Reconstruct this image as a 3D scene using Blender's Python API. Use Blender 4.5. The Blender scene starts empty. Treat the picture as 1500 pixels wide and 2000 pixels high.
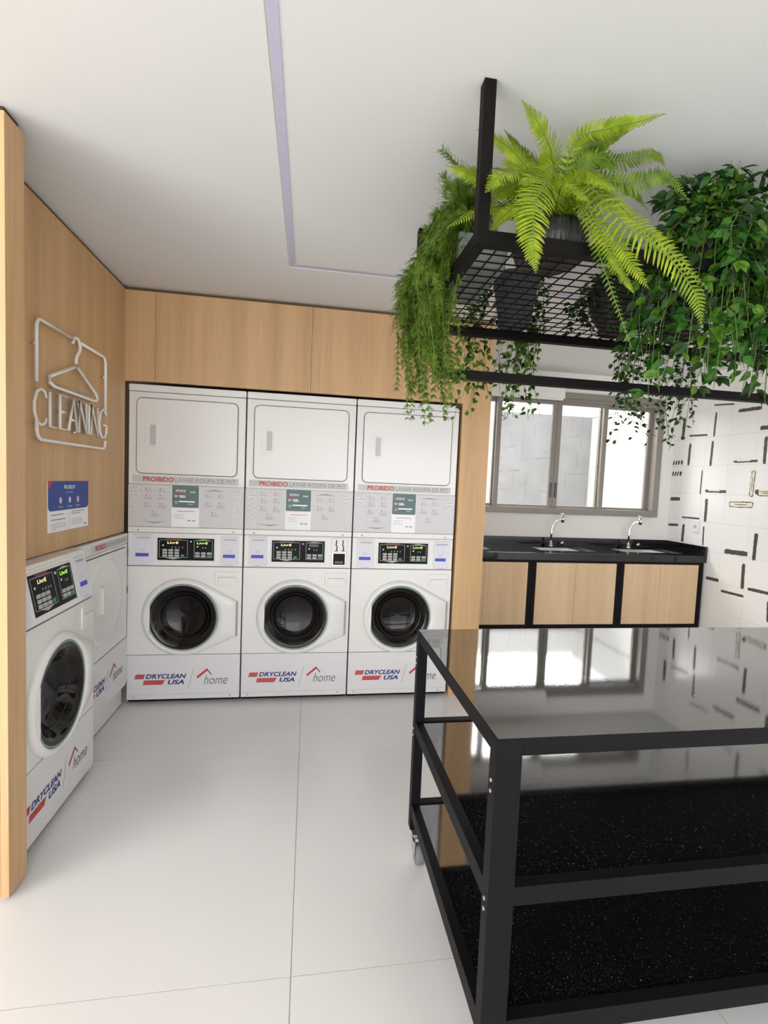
import bpy, math, random
from mathutils import Vector, Matrix
PI = math.pi
scn = bpy.context.scene
COL = scn.collection

# ---------------------------------------------------------------- camera
cd = bpy.data.cameras.new('camera'); cam = bpy.data.objects.new('camera', cd); COL.objects.link(cam)
cd.sensor_fit = 'VERTICAL'; cd.sensor_height = 36.0; cd.lens = 939.874 / 2000 * 36; cd.clip_start = 0.02
cr = (0.98735363, -0.15288733, 0.04193189); cu = (-0.03190599, 0.06745166, 0.99721225); cf = (0.15528949, 0.98593901, -0.06172062)
cam.matrix_world = Matrix(((cr[0], cu[0], -cf[0], 1.08728), (cr[1], cu[1], -cf[1], -3.13628), (cr[2], cu[2], -cf[2], 1.45733), (0, 0, 0, 1)))
scn.camera = cam
scn.view_settings.view_transform = 'Standard'; scn.view_settings.look = 'None'
scn.view_settings.gamma = 1.0; scn.view_settings.use_curve_mapping = False
scn.view_settings.exposure = 0.0

# ---------------------------------------------------------------- daylight
wd = bpy.data.worlds.new('daylight'); scn.world = wd; wd.use_nodes = True
bg = wd.node_tree.nodes['Background']; bg.inputs[0].default_value = (0.95, 0.975, 1.0, 1); bg.inputs[1].default_value = 3.2
def area(name, loc, rot, sx, sy, power, col=(1, 1, 1)):
    l = bpy.data.lights.new(name, 'AREA'); l.shape = 'RECTANGLE'; l.size = sx; l.size_y = sy; l.energy = power; l.color = col
    o = bpy.data.objects.new(name, l); COL.objects.link(o); o.location = loc; o.rotation_euler = rot
    return o
area('daylight_left_glazing', (-3.0, -4.9, 1.35), (0, -PI / 2, 0), 2.3, 3.6, 170, (1.0, 0.99, 0.985))
area('daylight_rear_glazing', (2.3, -7.3, 1.35), (PI / 2, 0, 0), 4.6, 2.3, 54, (1.0, 0.985, 0.965))
area('skylight_back_window', (3.6, 2.6, 3.1), (math.radians(-48), 0, 0), 2.4, 1.2, 100, (1.0, 0.985, 0.95))

# ---------------------------------------------------------------- materials
def nt(m): m.use_nodes = True; return m.node_tree
def mat(name, col, rough=0.5, metal=0.0, spec=0.5, bump=0, bscale=50, emis=0, ior=None, coat=0, var=0, vscale=8, alpha=None):
    m = bpy.data.materials.new(name); t = nt(m); b = t.nodes['Principled BSDF']
    b.inputs['Base Color'].default_value = (*col, 1); b.inputs['Roughness'].default_value = rough
    b.inputs['Metallic'].default_value = metal; b.inputs['Specular IOR Level'].default_value = spec
    if ior: b.inputs['IOR'].default_value = ior
    if coat: b.inputs['Coat Weight'].default_value = coat; b.inputs['Coat Roughness'].default_value = 0.05
    if emis: b.inputs['Emission Color'].default_value = (*col, 1); b.inputs['Emission Strength'].default_value = emis
    tc = None
    if var or bump:
        tc = t.nodes.new('ShaderNodeTexCoord')
    if var:
        n = t.nodes.new('ShaderNodeTexNoise'); n.inputs['Scale'].default_value = vscale; n.inputs['Detail'].default_value = 3
        t.links.new(tc.outputs['Object'], n.inputs['Vector'])
        r = t.nodes.new('ShaderNodeValToRGB'); r.color_ramp.elements[0].position = 0.3; r.color_ramp.elements[1].position = 0.7
        r.color_ramp.elements[0].color = (*[max(0, c * (1 - var)) for c in col], 1); r.color_ramp.elements[1].color = (*[min(1, c * (1 + var)) for c in col], 1)
        t.links.new(n.outputs['Fac'], r.inputs['Fac']); t.links.new(r.outputs['Color'], b.inputs['Base Color'])
    if bump:
        n2 = t.nodes.new('ShaderNodeTexNoise'); n2.inputs['Scale'].default_value = bscale; n2.inputs['Detail'].default_value = 4
        bp_ = t.nodes.new('ShaderNodeBump'); bp_.inputs['Strength'].default_value = bump; bp_.inputs['Distance'].default_value = 0.004
        t.links.new(tc.outputs['Object'], n2.inputs['Vector']); t.links.new(n2.outputs['Fac'], bp_.inputs['Height']); t.links.new(bp_.outputs['Normal'], b.inputs['Normal'])
    return m

def wood(name, base, dark, axis_scale=(60, 60, 1.6)):
    m = bpy.data.materials.new(name); t = nt(m); b = t.nodes['Principled BSDF']; b.inputs['Roughness'].default_value = 0.5
    b.inputs['Specular IOR Level'].default_value = 0.35
    tc = t.nodes.new('ShaderNodeTexCoord')
    mp = t.nodes.new('ShaderNodeMapping'); mp.inputs['Scale'].default_value = axis_scale
    t.links.new(tc.outputs['Object'], mp.inputs['Vector'])
    n = t.nodes.new('ShaderNodeTexNoise'); n.inputs['Scale'].default_value = 1.5; n.inputs['Detail'].default_value = 8; n.inputs['Roughness'].default_value = 0.7
    t.links.new(mp.outputs['Vector'], n.inputs['Vector'])
    mp2 = t.nodes.new('ShaderNodeMapping'); mp2.inputs['Scale'].default_value = (9, 9, 0.5)
    t.links.new(tc.outputs['Object'], mp2.inputs['Vector'])
    n2 = t.nodes.new('ShaderNodeTexNoise'); n2.inputs['Scale'].default_value = 1.0; n2.inputs['Detail'].default_value = 2
    t.links.new(mp2.outputs['Vector'], n2.inputs['Vector'])
    mx = t.nodes.new('ShaderNodeMath'); mx.operation = 'MULTIPLY_ADD'; mx.inputs[1].default_value = 0.5
    t.links.new(n2.outputs['Fac'], mx.inputs[0])
    m3 = t.nodes.new('ShaderNodeMath'); m3.operation = 'MULTIPLY'; m3.inputs[1].default_value = 0.5
    t.links.new(n.outputs['Fac'], m3.inputs[0]); t.links.new(m3.outputs[0], mx.inputs[2])
    r = t.nodes.new('ShaderNodeValToRGB'); r.color_ramp.elements[0].position = 0.32; r.color_ramp.elements[1].position = 0.62
    r.color_ramp.elements[0].color = (*dark, 1); r.color_ramp.elements[1].color = (*base, 1)
    t.links.new(mx.outputs[0], r.inputs['Fac']); t.links.new(r.outputs['Color'], b.inputs['Base Color'])
    return m

def leafmat(name, c1, c2, trans=0.35, rough=0.45):
    m = bpy.data.materials.new(name); t = nt(m); b = t.nodes['Principled BSDF']; b.inputs['Roughness'].default_value = rough
    b.inputs['Specular IOR Level'].default_value = 0.35
    out = t.nodes['Material Output']
    tc = t.nodes.new('ShaderNodeTexCoord'); n = t.nodes.new('ShaderNodeTexNoise'); n.inputs['Scale'].default_value = 22; n.inputs['Detail'].default_value = 2
    t.links.new(tc.outputs['Object'], n.inputs['Vector'])
    r = t.nodes.new('ShaderNodeValToRGB'); r.color_ramp.elements[0].position = 0.35; r.color_ramp.elements[1].position = 0.65
    r.color_ramp.elements[0].color = (*c1, 1); r.color_ramp.elements[1].color = (*c2, 1)
    t.links.new(n.outputs['Fac'], r.inputs['Fac']); t.links.new(r.outputs['Color'], b.inputs['Base Color'])
    tr = t.nodes.new('ShaderNodeBsdfTranslucent'); t.links.new(r.outputs['Color'], tr.inputs['Color'])
    mx = t.nodes.new('ShaderNodeMixShader'); mx.inputs[0].default_value = trans
    t.links.new(b.outputs[0], mx.inputs[1]); t.links.new(tr.outputs[0], mx.inputs[2]); t.links.new(mx.outputs[0], out.inputs['Surface'])
    return m

def granite(name, ior, speck, rough):
    m = bpy.data.materials.new(name); t = nt(m); b = t.nodes['Principled BSDF']; b.inputs['Roughness'].default_value = rough; b.inputs['IOR'].default_value = ior
    tc = t.nodes.new('ShaderNodeTexCoord'); v = t.nodes.new('ShaderNodeTexNoise'); v.inputs['Scale'].default_value = 260; v.inputs['Detail'].default_value = 2
    t.links.new(tc.outputs['Object'], v.inputs['Vector'])
    r = t.nodes.new('ShaderNodeValToRGB'); r.color_ramp.elements[0].position = 0.6; r.color_ramp.elements[1].position = 0.78
    r.color_ramp.elements[0].color = (0.004, 0.004, 0.005, 1); r.color_ramp.elements[1].color = (speck, speck, speck * 1.1, 1)
    t.links.new(v.outputs['Fac'], r.inputs['Fac']); t.links.new(r.outputs['Color'], b.inputs['Base Color'])
    n = t.nodes.new('ShaderNodeTexNoise'); n.inputs['Scale'].default_value = 220; n.inputs['Detail'].default_value = 2
    t.links.new(tc.outputs['Object'], n.inputs['Vector'])
    bp_ = t.nodes.new('ShaderNodeBump'); bp_.inputs['Strength'].default_value = 0.05; bp_.inputs['Distance'].default_value = 0.0005
    t.links.new(n.outputs['Fac'], bp_.inputs['Height']); t.links.new(bp_.outputs['Normal'], b.inputs['Normal'])
    return m

def glassmat(name, tint=(1, 1, 1), refl=0.06):
    m = bpy.data.materials.new(name); t = nt(m); t.nodes.remove(t.nodes['Principled BSDF']); out = t.nodes['Material Output']
    a = t.nodes.new('ShaderNodeBsdfTransparent'); a.inputs[0].default_value = (*tint, 1)
    g = t.nodes.new('ShaderNodeBsdfGlossy'); g.inputs['Roughness'].default_value = 0.02
    mx = t.nodes.new('ShaderNodeMixShader'); mx.inputs[0].default_value = refl
    t.links.new(a.outputs[0], mx.inputs[1]); t.links.new(g.outputs[0], mx.inputs[2]); t.links.new(mx.outputs[0], out.inputs['Surface'])
    return m

M = dict(
    plaster=mat('ceiling_paint', (0.70, 0.70, 0.69), 0.9, bump=0.02, bscale=120),
    wallpaint=mat('wall_paint', (0.82, 0.80, 0.765), 0.85),
    oak=wood('oak_veneer', (0.63, 0.405, 0.215), (0.47, 0.285, 0.140)),
    oakdoor=wood('oak_cabinet_front', (0.66, 0.475, 0.295), (0.53, 0.365, 0.21)),
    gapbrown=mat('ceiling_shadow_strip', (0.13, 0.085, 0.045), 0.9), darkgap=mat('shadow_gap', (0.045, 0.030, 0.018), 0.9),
    tile=mat('floor_tile', (0.77, 0.764, 0.755), 0.25, spec=0.5, var=0.02, vscale=2),
    grout=mat('floor_grout', (0.42, 0.40, 0.37), 0.9),
    wtile=mat('wall_tile', (0.90, 0.895, 0.88), 0.18, spec=0.5),
    wgrout=mat('wall_grout', (0.55, 0.53, 0.49), 0.9),
    ink=mat('tile_brush_ink', (0.075, 0.072, 0.062), 0.5, var=0.35, vscale=90),
    goldink=mat('tile_pale_ink', (0.84, 0.79, 0.62), 0.5, var=0.08, vscale=60),
    enamel=mat('white_enamel', (0.75, 0.735, 0.71), 0.25, spec=0.5),
    enamel2=mat('white_sheet_sticker', (0.71, 0.69, 0.70), 0.35),
    enamelgrey=mat('light_grey_plastic', (0.50, 0.49, 0.475), 0.4),
    seam=mat('dark_seam', (0.12, 0.12, 0.115), 0.6),
    lightseam=mat('grey_seam', (0.30, 0.29, 0.28), 0.6),
    black=mat('black_plastic', (0.006, 0.006, 0.007), 0.4, spec=0.12),
    doorglass=mat('door_glass', (0.006, 0.0045, 0.004), 0.08, spec=0.35),
    drum=mat('drum_dark', (0.05, 0.04, 0.035), 0.3, metal=0.6),
    teal=mat('teal_gasket', (0.22, 0.30, 0.28), 0.4),
    chrome=mat('chrome', (0.75, 0.76, 0.77), 0.12, metal=1),
    steel=mat('brushed_steel', (0.62, 0.62, 0.61), 0.3, metal=0.9),
    frame=mat('black_powder_coat', (0.006, 0.0056, 0.0065), 0.5, spec=0.1),
    rackm=mat('rack_black_paint', (0.006, 0.005, 0.0045), 0.55, spec=0.1),
    topstone=granite('polished_black_granite', 5.0, 0.012, 0.03),
    shelfstone=granite('black_granite_shelf', 3.0, 0.16, 0.06),
    counter=granite('black_granite_counter', 1.55, 0.02, 0.08),
    alu=mat('bronze_aluminium', (0.27, 0.245, 0.22), 0.4, metal=0.2),
    glass=glassmat('window_glass'), acryl=glassmat('clear_acrylic', (0.93, 0.92, 0.90), 0.10),
    neon=mat('unlit_neon_tube', (0.80, 0.76, 0.70), 0.25, spec=0.6),
    lav=mat('lavender_diffuser', (0.50, 0.49, 0.62), 0.6), lavedge=mat('channel_edge', (0.66, 0.655, 0.68), 0.6),
    red=mat('print_red', (0.50, 0.03, 0.03), 0.5), navy=mat('print_navy', (0.015, 0.03, 0.17), 0.5), grey=mat('print_grey', (0.30, 0.30, 0.30), 0.6),
    lgrey=mat('print_light_grey', (0.50, 0.49, 0.49), 0.6), sticker=mat('sticker_silver', (0.60, 0.585, 0.59), 0.45), lilac=mat('card_lilac', (0.68, 0.66, 0.72), 0.5),
    white=mat('print_white', (0.82, 0.82, 0.83), 0.5), tealcard=mat('card_teal', (0.105, 0.165, 0.165), 0.5), blue=mat('card_blue', (0.06, 0.075, 0.50), 0.5),
    posterblue=mat('poster_blue', (0.010, 0.045, 0.26), 0.4), pink=mat('icon_pink', (0.75, 0.50, 0.62), 0.5),
    lcd=mat('lit_display_green', (0.45, 1.0, 0.10), 0.5, emis=0.7), lcdy=mat('lit_display_yellow', (1.0, 0.85, 0.35), 0.5, emis=0.7), button=mat('key_grey', (0.42, 0.42, 0.39), 0.5), buttong=mat('key_green', (0.03, 0.25, 0.15), 0.5),
    pot=mat('dark_pot', (0.018, 0.018, 0.018), 0.4, bump=0.5, bscale=60), stonepot=mat('stone_pot', (0.055, 0.055, 0.062), 0.8, bump=1.0, bscale=120, var=0.5, vscale=140),
    brownpot=mat('dark_brown_pot', (0.03, 0.022, 0.02), 0.7, bump=0.4), greypot=mat('ribbed_grey_pot', (0.16, 0.17, 0.165), 0.6),
    soil=mat('potting_soil', (0.03, 0.02, 0.012), 0.9),
    fern=leafmat('fern_leaf', (0.17, 0.27, 0.008), (0.37, 0.46, 0.025), 0.4), fernd=leafmat('fern_leaf_deep', (0.07, 0.14, 0.008), (0.18, 0.28, 0.02), 0.35),
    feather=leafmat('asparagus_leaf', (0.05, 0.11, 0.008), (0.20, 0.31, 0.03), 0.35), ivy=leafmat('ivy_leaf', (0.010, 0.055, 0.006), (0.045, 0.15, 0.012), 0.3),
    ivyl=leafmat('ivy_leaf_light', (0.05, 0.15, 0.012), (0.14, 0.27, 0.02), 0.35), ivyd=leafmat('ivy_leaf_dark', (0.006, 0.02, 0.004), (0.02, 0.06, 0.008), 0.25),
    stem=mat('plant_stem', (0.10, 0.16, 0.03), 0.6), conc=mat('grey_render', (0.27, 0.265, 0.265), 0.9, var=0.10, vscale=3, bump=0.2), outwhite=mat('white_render', (0.80, 0.79, 0.76), 0.9),
    paving=mat('courtyard_paving', (0.5, 0.49, 0.47), 0.9), blind=mat('blind_white', (0.85, 0.84, 0.82), 0.6),
)

# ---------------------------------------------------------------- mesh builder
class MB:
    def __init__(s): s.v = []; s.f = []; s.m = []; s.mats = []; s.sm = []
    def mi(s, m):
        if m not in s.mats: s.mats.append(m)
        return s.mats.index(m)
    def add(s, verts, faces, m, smooth=False, T=None):
        o = len(s.v); k = s.mi(m)
        for p in verts:
            p = Vector(p)
            if T is not None: p = T @ p
            s.v.append(tuple(p))
        for f in faces: s.f.append([i + o for i in f]); s.m.append(k); s.sm.append(smooth)
    def box(s, a, b, m, bev=0.0, T=None):
        x0, y0, z0 = [min(a[i], b[i]) for i in range(3)]; x1, y1, z1 = [max(a[i], b[i]) for i in range(3)]
        if bev <= 0:
            s.add([(x0, y0, z0), (x1, y0, z0), (x1, y1, z0), (x0, y1, z0), (x0, y0, z1), (x1, y0, z1), (x1, y1, z1), (x0, y1, z1)],
                  [(3, 2, 1, 0), (4, 5, 6, 7), (0, 1, 5, 4), (1, 2, 6, 5), (2, 3, 7, 6), (3, 0, 4, 7)], m, False, T)
        else:
            import bmesh
            bm = bmesh.new(); vs = [bm.verts.new(p) for p in [(x0, y0, z0), (x1, y0, z0), (x1, y1, z0), (x0, y1, z0), (x0, y0, z1), (x1, y0, z1), (x1, y1, z1), (x0, y1, z1)]]
            for f in [(3, 2, 1, 0), (4, 5, 6, 7), (0, 1, 5, 4), (1, 2, 6, 5), (2, 3, 7, 6), (3, 0, 4, 7)]: bm.faces.new([vs[i] for i in f])
            bmesh.ops.bevel(bm, geom=bm.edges[:], offset=bev, segments=2, affect='EDGES', profile=0.6)
            bm.verts.index_update(); s.add([v.co[:] for v in bm.verts], [[v.index for v in f.verts] for f in bm.faces], m, False, T); bm.free()
    def prism(s, pts, y0, y1, m, bev=0.0, T=None, smooth=False):
        """outline pts in x,z; extruded from y0 (front, smaller) to y1"""
        n = len(pts); rings = [(pts, y1)]
        if bev > 0:
            c = Vector((sum(p[0] for p in pts) / n, sum(p[1] for p in pts) / n)); q = inset(pts, bev)
            rings += [(pts, y0 + bev), (inset(pts, bev * 0.3), y0 + bev * 0.3), (q, y0)]
        else: rings.append((pts, y0))
        vs = []; fs = []
        for r, y in rings: vs += [(p[0], y, p[1]) for p in r]
        for k in range(len(rings) - 1):
            for i in range(n):
                j = (i + 1) % n; fs.append((k * n + i, k * n + j, (k + 1) * n + j, (k + 1) * n + i))
        fs.append([(len(rings) - 1) * n + i for i in range(n)]); fs.append([i for i in range(n)][::-1])
        s.add(vs, fs, m, smooth, T)
    def tube(s, path, r, m, seg=8, cap=True, closed=False, T=None):
        P = [Vector(p) for p in path]; n = len(P); vs = []; fs = []
        up = None
        for i, p in enumerate(P):
            if closed: d = (P[(i + 1) % n] - P[i - 1])
            else: d = P[min(i + 1, n - 1)] - P[max(i - 1, 0)]
            if d.length < 1e-9: d = Vector((0, 0, 1))
            d.normalize()
            if up is None:
                up = Vector((0, 0, 1)) if abs(d.z) < 0.9 else Vector((1, 0, 0))
            a = d.cross(up)
            if a.length < 1e-6: a = d.cross(Vector((0, 1, 0)))
            a.normalize(); b = a.cross(d); b.normalize(); up = b
            rr = r[i] if isinstance(r, (list, tuple)) else r
            for k in range(seg):
                t = 2 * PI * k / seg; vs.append(tuple(p + (a * math.cos(t) + b * math.sin(t)) * rr))
        L = n if closed else n - 1
        for i in range(L):
            for k in range(seg):
                k2 = (k + 1) % seg; i2 = (i + 1) % n; fs.append((i * seg + k, i * seg + k2, i2 * seg + k2, i2 * seg + k))
        if cap and not closed: fs.append(tuple(range(seg))[::-1]); fs.append(tuple((n - 1) * seg + k for k in range(seg)))
        s.add(vs, fs, m, True, T)
    def lathe(s, prof, m, seg=32, T=None, axis='z', mats=None, closed=False):
        """prof: (r, h) list; axis z or y (h along axis)"""
        vs = []; n = len(prof)
        for (r, h) in prof:
            for k in range(seg):
                t = 2 * PI * k / seg
                vs.append((r * math.cos(t), r * math.sin(t), h) if axis == 'z' else (r * math.cos(t), h, r * math.sin(t)))
        for i in range(n - 1):
            fs = []
            for k in range(seg):
                k2 = (k + 1) % seg; fs.append((i * seg + k, i * seg + k2, (i + 1) * seg + k2, (i + 1) * seg + k))
            if i == 0: s._lo = len(s.v); s.add(vs, fs, (mats[i] if mats else m), True, T)
            else:
                kk = s.mi(mats[i] if mats else m)
                for f in fs: s.f.append([q + s._lo for q in f]); s.m.append(kk); s.sm.append(True)
    def text(s, txt, x0, z0, x1, z1, m, y=0.0, shear=0.0, bold=0.0, T=None, rot=0, depth=0.0006, space=1.0):
        cu_ = bpy.data.curves.new('t', 'FONT'); cu_.body = txt; cu_.shear = shear; cu_.offset = bold; cu_.space_character = space; cu_.resolution_u = 3
        o = bpy.data.objects.new('t', cu_); COL.objects.link(o)
        dg = bpy.context.evaluated_depsgraph_get(); me = bpy.data.meshes.new_from_object(o.evaluated_get(dg))
        bpy.data.objects.remove(o); bpy.data.curves.remove(cu_)
        vv = [v.co.copy() for v in me.vertices]
        if rot: vv = [Vector((-v.y, v.x, 0)) if rot > 0 else Vector((v.y, -v.x, 0)) for v in vv]
        if not vv: return
        ax = min(v.x for v in vv); bx = max(v.x for v in vv); ay = min(v.y for v in vv); by = max(v.y for v in vv)
        out = [(x0 + (v.x - ax) / (bx - ax) * (x1 - x0), y - depth, z0 + (v.y - ay) / (by - ay) * (z1 - z0)) for v in vv]
        s.add(out, [list(p.vertices) for p in me.polygons], m, False, T); bpy.data.meshes.remove(me)
    def rect(s, x0, z0, x1, z1, m, y=0.0, T=None, h=0.0008):
        s.box((x0, y - h, z0), (x1, y, z1), m, 0, T)
    def build(s, name, parent=None, loc=None):
        me = bpy.data.meshes.new(name); me.from_pydata(s.v, [], s.f)
        for m in s.mats: me.materials.append(M[m] if isinstance(m, str) else m)
        me.polygons.foreach_set('material_index', s.m); me.polygons.foreach_set('use_smooth', s.sm); me.update()
        o = bpy.data.objects.new(name, me); COL.objects.link(o)
        if parent is not None: o.parent = parent
        if loc: o.location = loc
        return o

def inset(pts, d):
    n = len(pts); out = []
    area_ = sum(pts[i][0] * pts[(i + 1) % n][1] - pts[(i + 1) % n][0] * pts[i][1] for i in range(n))
    sg = 1 if area_ > 0 else -1
    for i in range(n):
        p0 = Vector(pts[i - 1]); p1 = Vector(pts[i]); p2 = Vector(pts[(i + 1) % n])
        e1 = (p1 - p0); e2 = (p2 - p1)
        if e1.length < 1e-9 or e2.length < 1e-9: out.append(tuple(p1)); continue
        e1.normalize(); e2.normalize()
        n1 = Vector((-e1.y, e1.x)) * sg; n2 = Vector((-e2.y, e2.x)) * sg
        b = n1 + n2
        if b.length < 1e-6: b = n1
        b.normalize(); c = max(0.35, b.dot(n1)); out.append(tuple(p1 + b * (d / c)))
    return out
def rrect(x0, z0, x1, z1, r, seg=5):
    pts = []
    for cx, cz, a0 in ((x1 - r, z0 + r, -PI / 2), (x1 - r, z1 - r, 0), (x0 + r, z1 - r, PI / 2), (x0 + r, z0 + r, PI)):
        for i in range(seg + 1):
            a = a0 + PI / 2 * i / seg; pts.append((cx + r * math.cos(a), cz + r * math.sin(a)))
    return pts

def tag(o, label=None, cat=None, group=None, kind=None):
    if label: o['label'] = label
    if cat: o['category'] = cat
    if group: o['group'] = group
    if kind: o['kind'] = kind
    return o
def thing(name, label, cat, loc=(0, 0, 0), rz=0, group=None):
    o = bpy.data.objects.new(name, None); COL.objects.link(o); o.location = loc; o.rotation_euler = (0, 0, rz); o.empty_display_size = 0.1
    return tag(o, label, cat, group)
def struct(name, mb): return tag(mb.build(name), kind='structure')

CEIL = 2.557; XR = 4.631; YW = 1.157
# ================================================================ SETTING
mb = MB(); mb.box((-3.2, -7.5, -0.10), (XR, YW, -0.0015), 'grout')
xs = [1.08 + 1.2 * k for k in range(-4, 4)]; ys = [-0.615 + 1.18 * k for k in range(-7, 3)]
for i in range(len(xs) - 1):
    for j in range(len(ys) - 1):
        x0 = max(xs[i], -3.2) + 0.0013; x1 = min(xs[i + 1], XR) - 0.0013; y0 = max(ys[j], -7.5) + 0.0013; y1 = min(ys[j + 1], YW) - 0.0013
        if x1 > x0 and y1 > y0: mb.box((x0, y0, -0.0015), (x1, y1, 0), 'tile')
struct('floor', mb)
mb = MB(); 
# ceiling with a recessed channel for the light line (channel 0.04 wide)
def ceil_rect(x0, y0, x1, y1): mb.box((x0, y0, CEIL), (x1, y1, CEIL + 0.15), 'plaster')
cx0, cx1, cy0, cy1 = 0.947, 4.25, -5.2, -0.497
w_ = 0.042
ceil_rect(-3.2, -7.5, XR, cy0); ceil_rect(-3.2, cy1, XR, YW + 0.1); ceil_rect(-3.2, cy0, cx0, cy1); ceil_rect(cx1, cy0, XR, cy1); ceil_rect(cx0 + w_, cy0 + w_, cx1 - w_, cy1 - w_)
mb.box((-3.2, -7.5, CEIL + 0.15), (XR, YW + 0.1, CEIL + 0.2), 'plaster')
struct('ceiling', mb)
mb = MB()
g = 0.004
for (a, b) in (((cx0, cy0), (cx0 + w_, cy1)), ((cx1 - w_, cy0), (cx1, cy1)), ((cx0 + w_, cy1 - w_), (cx1 - w_, cy1)), ((cx0 + w_, cy0), (cx1 - w_, cy0 + w_))):
    mb.box((a[0], a[1], CEIL + 0.003), (b[0], b[1], CEIL + 0.02), 'lavedge')
lt = thing('linear_ceiling_light', 'unlit lavender strip light recessed in a rectangle in the white ceiling', 'ceiling light', (cx0, cy1, CEIL))
o = mb.build('channel', lt); o.location = (-cx0, -cy1, -CEIL)
mb = MB()
for (a, b) in (((cx0 + .007, cy0 + .007), (cx0 + w_ - .009, cy1 - .007)), ((cx1 - w_ + .008, cy0 + .007), (cx1 - .008, cy1 - .007)), ((cx0 + w_ - .009, cy1 - w_ + .009), (cx1 - w_, cy1 - .007)), ((cx0 + w_, cy0 + .008), (cx1 - w_, cy0 + w_ - .008))):
    mb.box((a[0], a[1], CEIL + 0.0015), (b[0], b[1], CEIL + 0.0031), 'lav')
o = mb.build('diffuser', lt); o.location = (-cx0, -cy1, -CEIL)

# oak back panelling with the machine niche
mb = MB()
NZ = 2.004; NX0 = -0.007; NX1 = 2.085; TP = CEIL - 0.022
for (x0, x1) in ((-0.02, 0.146), (0.148, 1.076), (1.078, 2.006), (2.008, 2.085)):
    mb.box((x0, 0, NZ), (x1, 0.03, TP), 'oak')
mb.box((2.085, 0, 0.0), (2.28, 0.03, TP), 'oak')
mb.box((2.087, 0.03, 0.0), (2.28, YW, TP), 'oak')
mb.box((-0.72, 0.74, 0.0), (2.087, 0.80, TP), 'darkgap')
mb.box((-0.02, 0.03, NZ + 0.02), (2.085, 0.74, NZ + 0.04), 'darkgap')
mb.box((-0.02, 0.02, TP), (2.28, 0.2, CEIL), 'gapbrown')
struct('wall_back_panel', mb)
# oak left wall, niche below, thick end post
mb = MB()
mb.box((-0.10, -1.333, 1.089), (-0.023, 0.0, TP), 'oak')
mb.box((-0.10, -1.333, TP), (-0.035, 0.0, CEIL), 'gapbrown')
mb.box((-0.10, 0.0, NZ), (-0.0201, 0.03, TP), 'oak')
mb.box((-0.10, -1.333, 1.083), (-0.05, 0.0, 1.089), 'darkgap')
mb.box((-0.10, 0.0, TP), (-0.0205, 0.2, CEIL), 'gapbrown'); struct('wall_left', mb); mb = MB()
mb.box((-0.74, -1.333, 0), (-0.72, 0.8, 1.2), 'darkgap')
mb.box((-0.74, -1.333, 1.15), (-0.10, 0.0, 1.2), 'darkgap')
struct('wall_niche', mb)
mb = MB()
mb.box((0.112, -1.437, 0.012), (0.136, -1.333, TP), 'oak')
mb.box((-3.2, -1.433, 0.012), (0.1085, -1.333, TP), 'oak')
mb.box((-3.2, -1.425, 0.0), (0.12, -1.34, 0.012), 'grout')
mb.box((-3.2, -1.42, TP), (0.125, -1.345, CEIL), 'darkgap')
struct('wall_end_post', mb)
# sink wall with window opening
WX0, WX1, WZ0, WZ1 = 2.285, 4.487, 1.222, 2.372
mb = MB()
mb.box((2.28, YW, 0), (XR, YW + 0.15, WZ0), 'wallpaint'); mb.box((2.28, YW, WZ1), (XR, YW + 0.15, CEIL), 'wallpaint')
mb.box((WX1, YW, WZ0), (XR, YW + 0.15, WZ1), 'wallpaint')
mb.box((1.2, YW, 0), (2.28, YW + 0.15, CEIL), 'wallpaint')
struct('wall_back', mb)

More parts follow.
